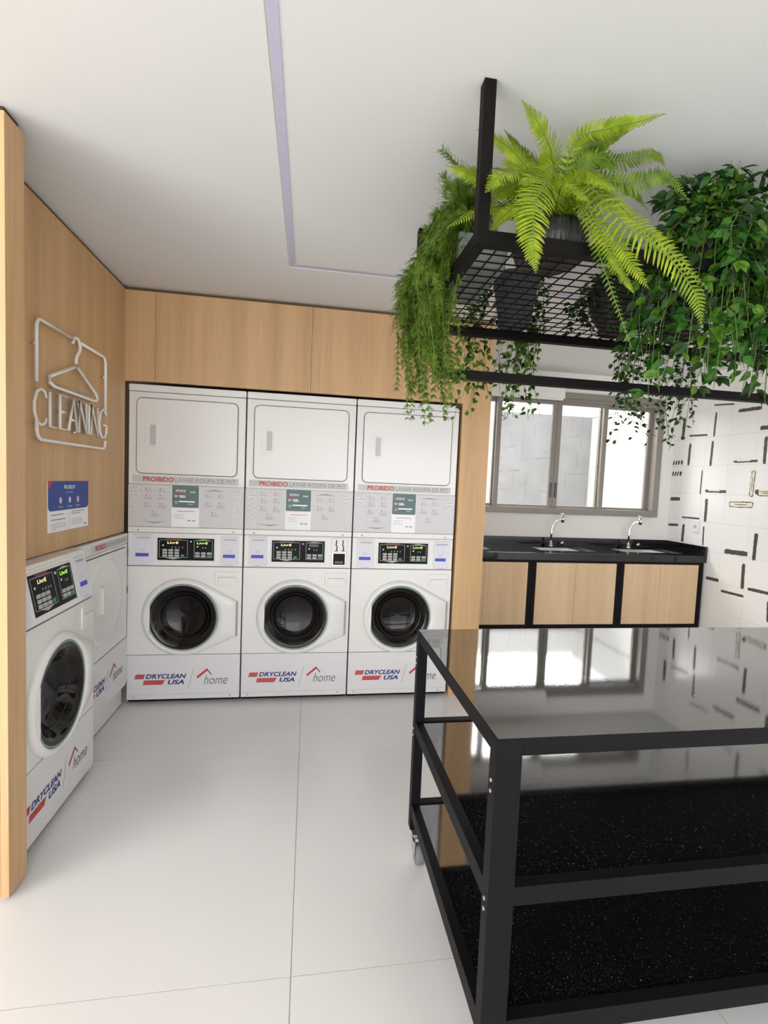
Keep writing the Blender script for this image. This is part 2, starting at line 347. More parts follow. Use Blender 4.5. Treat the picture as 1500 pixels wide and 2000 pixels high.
# right wall: square tiles with brush strokes
P_ = 0.2545
mb = MB(); mb.box((XR + 0.002, -7.5, 0), (XR + 0.12, YW + 0.15, CEIL), 'wgrout')
zs = [0.2025 + P_ * k for k in range(-1, 11)]
yt = [1.022 - P_ * k for k in range(-1, 35)]
for i in range(len(yt) - 1):
    for j in range(len(zs) - 1):
        y1, y0 = yt[i], yt[i + 1]; z0, z1 = max(0, zs[j]), min(CEIL, zs[j + 1])
        y1 = min(y1, YW)
        if z1 - z0 > 0.01 and y1 > y0: mb.box((XR, y0 + 0.0008, z0 + 0.0008), (XR + 0.003, y1 - 0.0008, z1 - 0.0008), 'wtile')
STR = [(1.043, 2.195, 1.046, 1.993, 0.0345, 0), (0.969, 2.017, 0.752, 2.006, 0.0184, 0), (0.677, 2.198, 0.683, 1.986, 0.0207, 0), (0.709, 2.266, 0.497, 2.245, 0.0138, 0), (0.454, 2.18, 0.239, 2.176, 0.0287, 0), (0.946, 1.943, 0.951, 1.738, 0.0276, 0), (0.69, 1.947, 0.695, 1.726, 0.0253, 0), (0.458, 1.754, 0.236, 1.754, 0.0207, 1), (0.18, 1.943, 0.178, 1.727, 0.0276, 0), (1.144, 1.769, 1.014, 1.765, 0.0403, 3), (1.144, 1.662, 1.018, 1.658, 0.0403, 3), (0.78, 1.687, 0.784, 1.47, 0.0138, 0), (0.729, 1.501, 0.505, 1.499, 0.0253, 1), (0.262, 1.678, 0.27, 1.465, 0.0368, 2), (0.211, 1.493, 0.03, 1.496, 0.0403, 2), (0.705, 1.432, 0.703, 1.224, 0.0299, 0), (0.465, 1.393, 0.241, 1.399, 0.0483, 2), (1.144, 1.412, 1.022, 1.417, 0.0345, 0), (0.983, 1.243, 0.768, 1.245, 0.0161, 0), (0.949, 1.178, 0.952, 1.01, 0.0299, 0), (1.144, 1.155, 1.019, 1.165, 0.0253, 0), (0.713, 1.182, 0.706, 1.006, 0.0161, 0), (0.473, 0.99, 0.255, 0.996, 0.0391, 0), (0.191, 1.176, 0.194, 0.956, 0.0322, 0), (0.28, 0.913, 0.274, 0.707, 0.0299, 0), (0.64, 0.724, 0.505, 0.727, 0.0276, 0), (0.475, 0.644, 0.253, 0.647, 0.0207, 0), (0.223, 0.718, 0.028, 0.722, 0.0253, 0), (0.043, 0.659, 0.032, 0.5, 0.0161, 0)]
rnd = random.Random(5)
for i in range(4, 22):
    for j in range(len(zs) - 1):
        if rnd.random() < 0.72:
            y1 = yt[i] - 0.02; z0 = zs[j]
            if zs[j] < 0 or zs[j + 1] > CEIL: continue
            if rnd.random() < 0.5: STR.append((y1, z0 + rnd.choice([0.03, 0.2]), y1 - 0.215, z0 + rnd.choice([0.03, 0.2]) * 0 + 0.03, rnd.uniform(.015, .04), 0)); STR[-1] = (STR[-1][0], STR[-1][1], STR[-1][2], STR[-1][1] + rnd.uniform(-.008, .008), STR[-1][4], rnd.choice([0, 0, 0, 1, 2]))
            else: yy = y1 - rnd.choice([0.02, 0.19]); STR.append((yy, z0 + .235, yy + rnd.uniform(-.008, .008), z0 + .03, rnd.uniform(.015, .035), 0))
def stroke(y0, z0, y1, z1, w, m, off):
    n = 14; a = Vector((y0, z0)); b = Vector((y1, z1)); d = (b - a).normalized(); nn = Vector((-d.y, d.x)); vs = []; 
    for k in range(n + 1):
        t = k / n; p = a.lerp(b, t); e = 1 if 0 < k < n else 0.72
        w1 = w / 2 * e * (1 + rnd.uniform(-.13, .13)); w2 = w / 2 * e * (1 + rnd.uniform(-.13, .13))
        q1 = p + nn * w1 + d * rnd.uniform(-.003, .003); q2 = p - nn * w2 + d * rnd.uniform(-.003, .003)
        vs += [(XR - off, q1.x, q1.y), (XR - off, q2.x, q2.y)]
    mb.add(vs, [(2 * k, 2 * k + 2, 2 * k + 3, 2 * k + 1) for k in range(n)], m)
for (a, b, c, d, w, k) in STR:
    if k == 0: stroke(a, b, c, d, w, 'ink', 0.0006)
    elif k == 1: stroke(a, b, c, d, w, 'ink', 0.0006); stroke(a * .85 + c * .15, b + w * .25, a * .3 + c * .7, d + w * .3, w * .45, 'goldink', 0.001)
    elif k == 2: stroke(a, b, c, d, w, 'ink', 0.0006); L_ = ((a - c) ** 2 + (b - d) ** 2) ** .5; e = 0.006 / L_; stroke(a + (c - a) * e, b + (d - b) * e, c + (a - c) * e, d + (b - d) * e, w * .72, 'goldink', 0.001); stroke(a + (c - a) * .25, b + (d - b) * .25, a + (c - a) * .75, b + (d - b) * .75, w * .12, 'ink', 0.0014)
    else:
        for q in range(4): t0 = q / 4; t1 = t0 + .13 + .06 * (q == 3); stroke(a + (c - a) * t0, b, a + (c - a) * t1, d, w, 'ink', 0.0006)
struct('wall_right', mb)

# window: four sliding panes in bronze aluminium
mb = MB(); fy0 = YW - 0.03; fy1 = YW + 0.10
mb.box((WX0, fy0, WZ0), (WX1, fy1, WZ0 + 0.06), 'alu', .004); mb.box((WX0, fy0, WZ1 - 0.055), (WX1, fy1, WZ1), 'alu', .004)
mb.box((WX0, fy0, WZ0 + .06), (WX0 + .06, fy1, WZ1 - .055), 'alu', .004); mb.box((WX1 - .065, fy0, WZ0 + .06), (WX1, fy1, WZ1 - .055), 'alu', .004)
mb.box((WX0, fy0 + .02, WZ1 - .085), (WX1, fy0 + .05, WZ1 - .055), 'alu')
wo = struct('window_1', mb)
def sash(x0, x1, y, nm):
    m_ = MB(); z0 = WZ0 + .05; z1 = WZ1 - .075; s = .045
    m_.box((x0, y, z0), (x0 + s, y + .028, z1), 'alu', .003); m_.box((x1 - s, y, z0), (x1, y + .028, z1), 'alu', .003)
    m_.box((x0 + s, y, z0), (x1 - s, y + .028, z0 + .03), 'alu', .003); m_.box((x0 + s, y, z1 - .04), (x1 - s, y + .028, z1), 'alu', .003)
    so = m_.build('sash', wo)
    m_ = MB(); m_.box((x0 + s, y + .011, z0 + .03), (x1 - s, y + .016, z1 - .04), 'glass'); m_.build('pane', so)
    return so
sash(2.335, 2.83, YW + .055, 'a'); s2 = sash(2.79, 3.386, YW + .005, 'b'); s3 = sash(3.388, 3.91, YW + .005, 'c'); sash(3.86, 4.43, YW + .055, 'd')
for so, x in ((s2, 3.362), (s3, 3.41)):
    m_ = MB(); m_.box((x - .008, YW - .006, 1.38), (x + .008, YW + .005, 1.52), 'seam', .002); m_.build('latch', so)
# roller blind cassette
mb = MB(); mb.box((2.29, YW - .085, 2.300), (3.405, YW - .032, 2.43), 'blind', .006); rb = thing('roller_blind', 'white roller blind fully raised in its cassette over the window', 'blind', (2.85, YW - .05, 2.34))
o = mb.build('cassette', rb); o.location = (-2.85, -(YW - .05), -2.34)
mb = MB(); mb.box((2.30, YW - .07, 2.285), (3.395, YW - .055, 2.301), 'blind', .003); o = mb.build('hem_bar', rb); o.location = (-2.85, -(YW - .05), -2.34)

# courtyard outside
mb = MB(); mb.box((3.98, 4.0, -.1), (5.5, 4.15, 2.62), 'conc'); tag(mb.build('wall_court_grey'), kind='structure')
mb = MB()
for k in range(12): mb.box((3.9 + k * .14, 4.02 - (k % 2) * .008, 2.62), (3.9 + (k + 1) * .14, 4.15, 3.1), 'outwhite')
mb.box((5.5, 1.31, -.1), (5.65, 4.15, 3.1), 'outwhite'); mb.box((1.8, 4.5, -.1), (4.05, 4.65, 3.1), 'outwhite'); mb.box((1.8, 1.31, -.1), (1.9, 4.65, 3.1), 'outwhite')
mb.box((5.494, 1.31, 2.60), (5.5, 4.0, 2.625), 'lgrey')
tag(mb.build('wall_court_white'), kind='structure')
mb = MB(); mb.box((1.8, 1.31, -.15), (5.65, 4.65, -.1), 'paving'); tag(mb.build('floor_courtyard'), kind='structure')
# rear envelope so light behaves like a room
mb = MB(); mb.box((-3.3, -7.6, 0), (-3.2, -6.8, CEIL), 'wallpaint'); mb.box((-3.3, -3.0, 0), (-3.2, -1.4, CEIL), 'wallpaint'); mb.box((-3.3, -6.8, 2.5), (-3.2, -3.0, CEIL), 'wallpaint')
struct('wall_far_left', mb)

# ================================================================ MACHINES
def machine_logo(mb, y, dx=0, dz=0, T=None):
    X = lambda px: (px - 250) * .003152 + dx
    Z = lambda py: (1366 - py) * .003176 + .02 + dz
    for k in range(3):  # red speed stripes
        za = Z(1320.5) + k * .0099
        mb.add([(X(264.5) + k * .003, y - .0006, za), (X(282) + k * .003, y - .0006, za), (X(283.5) + k * .003, y - .0006, za + .0085), (X(266) + k * .003, y - .0006, za + .0085)], [(0, 1, 2, 3)], 'red', T=T)
        za = Z(1332.5) + k * .0099
        mb.add([(X(280.5) + k * .002, y - .0006, za), (X(317) + k * .006, y - .0006, za), (X(319) + k * .006, y - .0006, za + .0085), (X(282) + k * .002, y - .0006, za + .0085)], [(0, 1, 2, 3)], 'red', T=T)
    mb.text('DRYCLEAN', X(286), Z(1320.5), X(363), Z(1311), 'navy', y, .25, .032, T)
    mb.text('USA', X(328), Z(1332.5), X(359), Z(1323), 'navy', y, .25, .032, T)
    mb.add([(X(367), y - .0006, Z(1341)), (X(367.8), y - .0006, Z(1341)), (X(376.8), y - .0006, Z(1301)), (X(376), y - .0006, Z(1301))], [(0, 1, 2, 3)], 'grey', T=T)
    mb.add([(X(383), y - .0007, Z(1317.5)), (X(384.5), y - .0007, Z(1321.5)), (X(403.5), y - .0007, Z(1305.5)), (X(402.5), y - .0007, Z(1301))], [(0, 1, 2, 3)], 'red', T=T)
    mb.add([(X(402.5), y - .0006, Z(1301)), (X(403), y - .0006, Z(1305.5)), (X(410.5), y - .0006, Z(1314.5)), (X(412), y - .0006, Z(1313))], [(0, 1, 2, 3)], 'seam', T=T)
    mb.text('home', X(397), Z(1333.5), X(443), Z(1315), 'seam', y, .3, -.006, T)

def display(mb, y, x0, x1, z0, z1, second=True, T=None):
    W = x1 - x0; H = z1 - z0; X = lambda u: x0 + u * W; Z = lambda v: z0 + v * H
    def frame(a, b, c, d):
        t = .003
        for r in ((a, b, c, b + t / H * 1.0), (a, d - t / H, c, d), (a, b, a + t / W, d), (c - t / W, b, c, d)): mb.rect(X(r[0]), Z(r[1]), X(r[2]), Z(r[3]), 'lightseam', y, T, .0005)
    frame(.03, .12, .53, .92); frame(.64, .12, .97, .92)
    mb.add([(X(.12), y - .0012, Z(.12)), (X(.28), y - .0012, Z(.04)), (X(.42), y - .0012, Z(.12)), (X(.28), y - .0012, Z(.14))], [(0, 1, 2, 3)], 'button', T=T)
    mb.add([(X(.66), y - .0012, Z(.92)), (X(.80), y - .0012, Z(.90)), (X(.95), y - .0012, Z(.92)), (X(.80), y - .0012, Z(.97))], [(0, 1, 2, 3)], 'button', T=T)
    mb.rect(X(.15), Z(.93), X(.42), Z(.985), mat_red, y, T, .0004)
    mb.text('LivrE', X(.17), Z(.745), X(.37), Z(.845), 'lcdy', y, .1, .02, T)
    if second: mb.text('LivrE', X(.69), Z(.745), X(.89), Z(.845), 'lcd', y, .1, .02, T)
    else: mb.rect(X(.70), Z(.73), X(.88), Z(.86), 'seam', y, T, .0004)
    for u in (.25, .31, .37, .43, .79, .84): mb.rect(X(u), Z(.55), X(u + .018), Z(.62), 'lightseam', y, T, .0004)
    mb.rect(X(.085), Z(.64), X(.11), Z(.70), 'white', y, T, .0005); mb.rect(X(.69), Z(.60), X(.715), Z(.66), 'white', y, T, .0005)
    mb.lathe([(.0001, y - .003), (.006, y - .003), (.006, y)], 'enamelgrey', 12, (T if T is not None else Matrix()) @ Matrix.Translation((X(.585), 0, Z(.86))), 'y')

mat_red = 'reddark'
M['reddark'] = mat('display_red_glow', (0.16, 0.015, 0.008), 0.4)

def keys(mb, y, x0, x1, z0, z1, T=None, side=0):
    W = x1 - x0; H = z1 - z0; X = lambda u: x0 + u * W; Z = lambda v: z0 + v * H
    if side == 0:
      for r in range(3):
        for c in range(3): mb.box((X(.09 + c * .105), y - .003, Z(.16 + r * .125)), (X(.17 + c * .105), y, Z(.255 + r * .125)), 'button', 0, T)
    if side == 0: mb.box((X(.41), y - .003, Z(.17)), (X(.47), y, Z(.27)), 'buttong', 0, T)
    if side == 1:
      for r in range(2):
        for c in range(3): mb.box((X(.665 + c * .105), y - .003, Z(.16 + r * .125)), (X(.745 + c * .105), y, Z(.255 + r * .125)), 'buttong' if (c == 2 and r == 0) else 'button', 0, T)

def card(mb, y, x0, x1, z0, z1, word, T=None):
    W = x1 - x0; H = z1 - z0
    mb.rect(x0, z0, x1, z1, 'lilac', y, T); y2 = y - .0008
    mb.rect(x0 + .01 * W, z1 - .02 * H, x1, z1, 'lgrey', y2, T, .0003)
    mb.text(word, x0 + .2 * W, z1 - .14 * H, x0 + .86 * W, z1 - .09 * H, 'seam', y2, 0, .01, T)
    for k in range(2): mb.rect(x0 + .34 * W, z1 - (.48 + k * .045) * H, x0 + .62 * W, z1 - (.465 + k * .045) * H, 'lgrey', y2, T, .0003)
    mb.rect(x0 + .14 * W, z1 - .72 * H, x0 + .80 * W, z1 - .61 * H, 'blue', y2, T, .0004)
    mb.rect(x0 + .28 * W, z1 - .98 * H, x0 + .7 * W, z1 - .972 * H, 'red', y2, T, .0003)

def washer_door(root, y, cx, cz, R, xr, zlo, zhi, dish=0.0):
    """hull of a ring and a straight latch side"""
    pts = []
    def tang(px, pz, sgn):
        d = Vector((px - cx, pz - cz)); L = d.length; a0 = math.atan2(d.y, d.x); da = math.acos(min(1, R / L)); return a0 + sgn * da
    aU = tang(xr, zhi, 1); aL = tang(xr, zlo, -1)
    if aL < aU: aL += 2 * PI
    n = 40
    for k in range(n + 1):
        a = aU + (aL - aU) * k / n; pts.append((cx + R * math.cos(a), cz + R * math.sin(a)))
    p0 = pts[-1]; q0 = pts[0]
    for k in range(1, 13): pts.append((p0[0] + (xr - p0[0]) * k / 12, p0[1] + (zlo - p0[1]) * k / 12))
    for k in range(1, 9): pts.append((xr, zlo + (zhi - zlo) * k / 8))
    for k in range(1, 12): pts.append((xr + (q0[0] - xr) * k / 12, zhi + (q0[1] - zhi) * k / 12))
    # flat moulded cover with a hole: ring faces between outline and glass circle
    rg = .212 * R / .243; m = MB(); N = len(pts); prof = []
    ang = [math.atan2(p[1] - cz, p[0] - cx) for p in pts]
    def ring(points, yy): return [(p[0], yy, p[1]) for p in points]
    circ = lambda r: [(cx + r * math.cos(a), cz + r * math.sin(a)) for a in ang]
    rings = [ring(pts, y), ring(pts, y - .010), ring(inset(pts, .004), y - .018), ring(inset(pts, .014), y - .024), ring([((c[0] * .75 + p[0] * .25), (c[1] * .75 + p[1] * .25)) for c, p in zip(circ(rg + .006), inset(pts, .02))], y - .030), ring(circ(rg), y - .026), ring(circ(rg - .004), y - .012)]
    vs = [p for r in rings for p in r]; fs = []
    for k in range(len(rings) - 1):
        for i in range(N): j = (i + 1) % N; fs.append((k * N + i, k * N + j, (k + 1) * N + j, (k + 1) * N + i))
    m.add(vs, fs, 'enamel', True)
    d = m.build('door', root)
    m = MB(); sm = [(xr - .002, zlo + .004), (xr + .006, zlo + .004), (xr + .006, zhi - .004), (xr - .002, zhi - .004)]
    m.prism(sm, y - .014, y - .001, 'lightseam'); m.build('latch_grip', d)
    m = MB(); rs = rg + .002; seg_ = [(cx + rs * math.cos(a), cz + rs * math.sin(a)) for a in [PI + math.radians(27) * (k / 8 - 1) for k in range(17)]]
    m.prism(seg_, y - .0305, y - .020, 'enamel', .001); m.build('hinge_cover', d)
    m = MB(); T = Matrix.Translation((cx, 0, cz))
    r = rg - .003
    m.lathe([(r, y - .020), (r - .004, y - .026), (r - .010, y - .020)], 'teal', 56, T, 'y'); m.build('gasket', d)
    m = MB()
    m.lathe([(r - .008, y - .022), (r - .022, y - .024), (r * .80, y - .006), (r * .66, y + .022), (r * .60, y + .045), (r * .52, y + .052), (r * .2, y + .060), (.0005, y + .062)], 'doorglass', 56, T, 'y')
    m.lathe([(r * .705, y + .0115), (r * .69, y + .0135)], 'drum', 56, T, 'y')
    tag(m.build('door_glass', d), 'dark round glass bowl')
    return d

def plate_hole(m, x0, z0, x1, z1, cx, cz, r, y0, y1, mt):
    n = 48; ang = sorted([2 * PI * k / n - PI for k in range(n)] + [math.atan2(z - cz, x - cx) for x in (x0, x1) for z in (z0, z1)])
    outr = []; inn = []
    for a in ang:
        c, s_n = math.cos(a), math.sin(a); t = min([q for q in (((x1 - cx) / c) if c > 1e-9 else 1e9, ((x0 - cx) / c) if c < -1e-9 else 1e9, ((z1 - cz) / s_n) if s_n > 1e-9 else 1e9, ((z0 - cz) / s_n) if s_n < -1e-9 else 1e9)])
        outr.append((cx + t * c, cz + t * s_n)); inn.append((cx + r * c, cz + r * s_n))
    N = len(ang); vs = [(p[0], y1, p[1]) for p in outr] + [(p[0], y0, p[1]) for p in outr] + [(p[0], y0, p[1]) for p in inn] + [(p[0], y1, p[1]) for p in inn]; fs = []
    for k in range(4):
        for i in range(N): j = (i + 1) % N; fs.append((k * N + i, k * N + j, ((k + 1) % 4) * N + j, ((k + 1) % 4) * N + i))
    m.add(vs, fs, mt)
def drawer(root, y, x0=.517, x1=.66, z0=.762, z1=.852):
    m = MB(); m.prism(rrect(x0, z0, x1, z1, .012), y - .006, y, 'enamel', .003)
    m.prism(rrect(x0 + .02, z0 + .012, x1 - .012, z1 - .034, .008), y - .0066, y - .006, 'enamelgrey')
    m.prism(rrect(x0 + .022, z0 + .010, x1 - .014, z1 - .039, .008), y - .0085, y - .0066, 'enamel', .001)
    m.build('detergent_drawer', root)

def make_stack(x, label, coin=False):
    t = thing('stacked_washer_dryer', label, 'washing machine', (x, 0, 0), 0, None); W = .684
    m = MB(); m.box((0.002, .10, .028), (W - .002, .70, 1.984), 'enamel'); m.box((0.002, .012, .028), (.02, .10, 1.984), 'enamel'); m.box((W - .02, .012, .028), (W - .002, .10, 1.984), 'enamel'); m.box((.02, .012, .95), (W - .02, .10, 1.984), 'enamel');
    for fx in (.05, W - .05):
        for fy in (.06, .64): m.lathe([(.02, 0), (.02, .03)], 'black', 12, Matrix.Translation((fx, fy, 0)))
    m.box((.0, .03, .006), (W, .06, .03), 'black')  # black bar put in for the shade under the machine front
    m.build('cabinet', t)
    m = MB(); m.box((0, -.004, 1.945), (W, .03, 1.986), 'enamel', .006); m.box((.002, .004, 1.940), (W - .002, .02, 1.946), 'seam'); m.build('lid_strip', t)
    # dryer front
    m = MB(); m.box((0.001, 0, 1.387), (W - .001, .02, 1.942), 'enamel', .004)
    sy = 0.0; m.rect(.022, 1.396, .648, 1.438, 'lgrey2', sy); m.text('PROIBIDO', .085, 1.403, .262, 1.432, 'red', sy - .0008, 0, .022); m.text('LAVAR ROUPA DE PET', .272, 1.403, .632, 1.432, 'grey', sy - .0008, 0, .004)
    m.lathe([(.008, sy - .0012), (.011, sy - .0012)], 'lgrey', 16, Matrix.Translation((.062, 0, 1.417)), 'y')
    m.build('dryer_front', t)
    m = MB(); m.prism(rrect(.044, 1.448, .640, 1.908, .035), -.003, .004, 'seam'); m.build('door_seal', t)
    m = MB(); m.prism(rrect(.0485, 1.4525, .6355, 1.9035, .031), -.012, -.002, 'enamel', .004); dd = m.build('dryer_door', t)
    m = MB(); m.prism(rrect(.095, 1.612, .168, 1.755, .012), -.0145, -.011, 'enamel', .002)
    m.prism(rrect(.118, 1.624, .160, 1.746, .008), -.0149, -.0144, 'enamelgrey')
    m.prism([(.118, 1.632), (.125, 1.622), (.125, 1.748), (.118, 1.742)], -.017, -.0145, 'enamel')
    m.build('door_handle', dd)
    # instruction board
    m = MB(); m.box((.001, -.002, 1.125), (W - .001, .018, 1.383), 'sticker', .002); y = -.0022
    m.text('LAVAR', .018, 1.135, .066, 1.375, 'white', y, rot=1, bold=.02); m.text('LAVAR', .020, 1.137, .064, 1.373, 'lgrey', y - .0004, rot=1, bold=-.012)
    m.text('SECAR', W - .066, 1.135, W - .018, 1.370, 'white', y, rot=1, bold=.02); m.text('SECAR', W - .064, 1.137, W - .020, 1.368, 'lgrey', y - .0004, rot=1, bold=-.012)
    m.rect(.252, 1.126, .415, 1.383, 'white', y, h=.0003)
    def item(px, pz, n, nl=1):
        m.text(str(n) + '.', px - .014, pz, px - .004, pz + .012, 'seam', y, 0, .03)
        m.prism([(px + .004, pz), (px + .014, pz + .002), (px + .012, pz + .012), (px + .005, pz + .011)], y - .001, y, 'lgrey')
        for q in range(nl): w = .024 - .004 * (q % 2); m.rect(px - w, pz - .010 - q * .007, px + w, pz - .0065 - q * .007, 'grey2', y, h=.0004)
    for n, (px, pz, nl) in enumerate([(.115, 1.350, 1), (.195, 1.352, 1), (.115, 1.312, 2), (.195, 1.312, 2), (.112, 1.262, 2), (.195, 1.262, 3), (.152, 1.212, 3)]): item(px, pz, n + 1, nl)
    for n, (px, pz, nl) in enumerate([(.468, 1.325, 1), (.545, 1.325, 1), (.468, 1.275, 2), (.545, 1.275, 3), (.505, 1.215, 2)]): item(px, pz, n + 1, nl)
    m.add([(.085, y - .0008, 1.160), (.155, y - .0008, 1.146), (.225, y - .0008, 1.160), (.155, y - .0008, 1.155)], [(0, 1, 2, 3)], 'grey')
    m.add([(.44, y - .0008, 1.352), (.505, y - .0008, 1.366), (.57, y - .0008, 1.352), (.505, y - .0008, 1.357)], [(3, 2, 1, 0)], 'grey')
    m.build('instruction_board', t)
    m = MB(); m.prism(rrect(.255, 1.248, .412, 1.384, .006), -.0040, -.0022, 'tealcard'); y = -.004
    m.text('DRYCLEAN USA', .276, 1.345, .335, 1.360, 'white', y, .2, .02); m.rect(.270, 1.338, .312, 1.344, 'red', y, h=.0004)
    m.text('home', .360, 1.340, .392, 1.354, 'white', y, .25, .01); m.add([(.352, y - .0006, 1.352), (.366, y - .0006, 1.366), (.380, y - .0006, 1.354), (.366, y - .0006, 1.361)], [(0, 1, 2, 3)], 'seam')
    m.rect(.268, 1.312, .288, 1.324, 'lgrey', y, h=.0004); m.rect(.298, 1.310, .334, 1.316, 'white', y, h=.0004); m.rect(.298, 1.319, .330, 1.324, 'white', y, h=.0004)
    m.lathe([(.005, y - .0008), (.009, y - .0008)], 'lgrey', 14, Matrix.Translation((.280, 0, 1.280)), 'y')
    m.rect(.296, 1.281, .390, 1.290, 'white', y, h=.0004); m.rect(.300, 1.268, .345, 1.275, 'seam', y, h=.0004); m.rect(.350, 1.268, .378, 1.272, 'lgrey', y, h=.0004)
    tag(m.build('notice_card', t), 'teal notice card with white print')
    m = MB(); y = -.0026; m.rect(.285, 1.222, .392, 1.227, 'redl', y, h=.0004)
    for k in range(3): m.rect(.266, 1.203 - k * .011, .330 - (k == 1) * .012, 1.206 - k * .011, 'lgrey', y, h=.0004)
    for k in range(2): m.rect(.348 + k * .026, 1.165, .366 + k * .026, 1.170, 'seam', y, h=.0004)
    m.build('notice_text', t)
    m = MB(); m.box((.001, -.004, 1.090), (W - .001, .018, 1.123), 'enamel', .004)
    for sx in (.06, W - .06): m.lathe([(.0001, -.006), (.005, -.006), (.005, -.003)], 'grey', 10, Matrix.Translation((sx, 0, 1.102)), 'y')
    m.build('base_strip', t)
    # washer
    m = MB(); m.box((.001, -.002, .882), (W - .001, .02, 1.086), 'enamel', .005); m.box((.002, .004, .876), (W - .002, .02, .884), 'seam'); m.build('control_panel', t)
    m = MB(); m.prism(rrect(.165, .912, .518, 1.064, .006), -.0055, -.0015, 'enamel', .002); m.rect(.174, .919, .510, 1.057, 'black', -.0055); display(m, -.0063, .174, .510, .919, 1.057, not coin); dp = m.build('display', t)
    for sd in (0, 1): m = MB(); keys(m, -.0063, .174, .510, .919, 1.057, None, sd); m.build('keypad', dp)
    m = MB(); card(m, -.0022, .030, .146, .885, 1.078, 'LAVADORA'); m.build('instruction_card', t)
    if not coin:
        m = MB(); card(m, -.0022, .548, .660, .885, 1.074, 'SECADORA'); m.build('instruction_card', t)
    else:
        m = MB(); m.box((.555, -.010, .893), (.655, .0, 1.080), 'enamel', .003); y = -.0105
        for sx in (.585, .628):
            m.tube([(sx, y, 1.068), (sx, y, 1.045), (sx - .003, y, 1.035), (sx + .006, y, 1.022), (sx + .002, y, 1.008), (sx + .006, y, .998)], .0035, 'black', 6)
            m.rect(sx - .010, .996, sx + .012, 1.000, 'black', y)
        cb = m.build('coin_mechanism', t)
        m = MB(); m.box((.562, -.013, .900), (.648, -.0095, .985), 'steel', .001); m.box((.567, -.0135, .906), (.643, -.0128, .980), 'black'); m.prism([(.575, .915), (.635, .915), (.628, .93), (.582, .93)], -.016, -.0135, 'seam'); m.build('coin_return', cb)
    m = MB(); plate_hole(m, .001, .320, W - .001, .878, .333, .560, .205, -.003, .02, 'enamel'); m.box((.002, .004, .314), (W - .002, .02, .322), 'seam'); m.build('washer_front', t)
    washer_door(t, -.003, .333, .560, .245, .655, .435, .665)
    drawer(t, -.003)
    m = MB(); m.box((.001, -.004, .030), (W - .001, .02, .316), 'enamel2', .005); machine_logo(m, -.0044)
    m.rect(.01, .062, W - .01, .064, 'lgrey', -.0041, h=.0003)
    for sx in (.045, W - .06): m.lathe([(.0001, -.007), (.004, -.007), (.005, -.003)], 'grey', 10, Matrix.Translation((sx, 0, .048)), 'y')
    m.build('toe_panel', t)
    return t
M['lgrey2'] = mat('label_grey', (0.56, 0.55, 0.54), 0.6); M['grey2'] = mat('print_mid_grey', (0.40, 0.39, 0.39), 0.6); M['redl'] = mat('print_pale_red', (0.62, 0.33, 0.33), 0.6)
make_stack(0.0, 'white stacked washer and dryer against the oak corner, leftmost of the three')
make_stack(0.690, 'middle white stacked washer and dryer with a coin slot panel', True)
make_stack(1.380, 'white stacked washer and dryer beside the oak pillar, partly behind the black table')

# single front-load washer on the left
t = thing('front_load_washer', 'single white washer without dryer on top, next to the oak end post', 'washing machine', (0.09, -1.330, 0), PI / 2); W = .684
t.scale = (0.937, 1, 1)
m = MB(); m.box((.002, .10, .028), (W - .002, .70, .86), 'enamel'); m.box((.002, .02, .028), (.02, .10, .86), 'enamel'); m.box((W - .02, .02, .028), (W - .002, .10, .86), 'enamel'); m.box((.0, .03, .004), (W, .06, .03), 'black')  # last box: black bar standing in for shade under the washer
m.add([(.002, .02, .86), (W - .002, .02, .86), (W - .002, .70, .86), (.002, .70, .86), (.002, .05, 1.081), (W - .002, .05, 1.081), (W - .002, .70, 1.081), (.002, .70, 1.081)],
      [(4, 5, 6, 7), (0, 1, 5, 4), (1, 2, 6, 5), (2, 3, 7, 6), (3, 0, 4, 7)], 'enamel')
m.build('cabinet', t)
m = MB(); m.box((.0, .042, 1.066), (W, .70, 1.085), 'enamel', .005); m.build('top_panel', t)
slant = Matrix.Translation((0, .0, .862)) @ Matrix.Rotation(-math.atan2(.042, .212), 4, 'X')
T = slant @ Matrix.Translation((0, 0, -.862))
m = MB(); m.box((.001, 0, .864), (W - .001, .014, 1.074), 'enamel', .004, T); m.build('control_panel', t)
m = MB(); m.prism(rrect(.150, .884, .518, 1.060, .008), -.0045, .0, 'enamel', .002, T); m.box((.160, -.0055, .892), (.508, -.0045, 1.052), 'black', 0, T); display(m, -.0057, .160, .508, .892, 1.052, True, T); dp = m.build('display', t)
for sd in (0, 1): m = MB(); keys(m, -.0057, .160, .508, .892, 1.052, T, sd); m.build('keypad', dp)
m = MB(); card(m, -.0005, .555, .665, .872, 1.066, 'SECADORA', T); m.build('instruction_card', t)
m = MB(); card(m, -.0005, .020, .130, .872, 1.066, 'LAVADORA', T); m.build('instruction_card', t)
m = MB(); plate_hole(m, .001, .325, W - .001, .858, .318, .540, .205, -.001, .03, 'enamel'); m.box((.002, .008, .318), (W - .002, .02, .327), 'seam'); m.build('washer_front', t)
d = washer_door(t, -.001, .318, .540, .245, .640, .42, .645)
drawer(t, -.001, .545, .672, .73, .835)
m = MB(); m.box((.001, -.002, .030), (W - .001, .03, .320), 'enamel2', .005); machine_logo(m, -.0025, .0, .0); m.build('toe_panel', t)

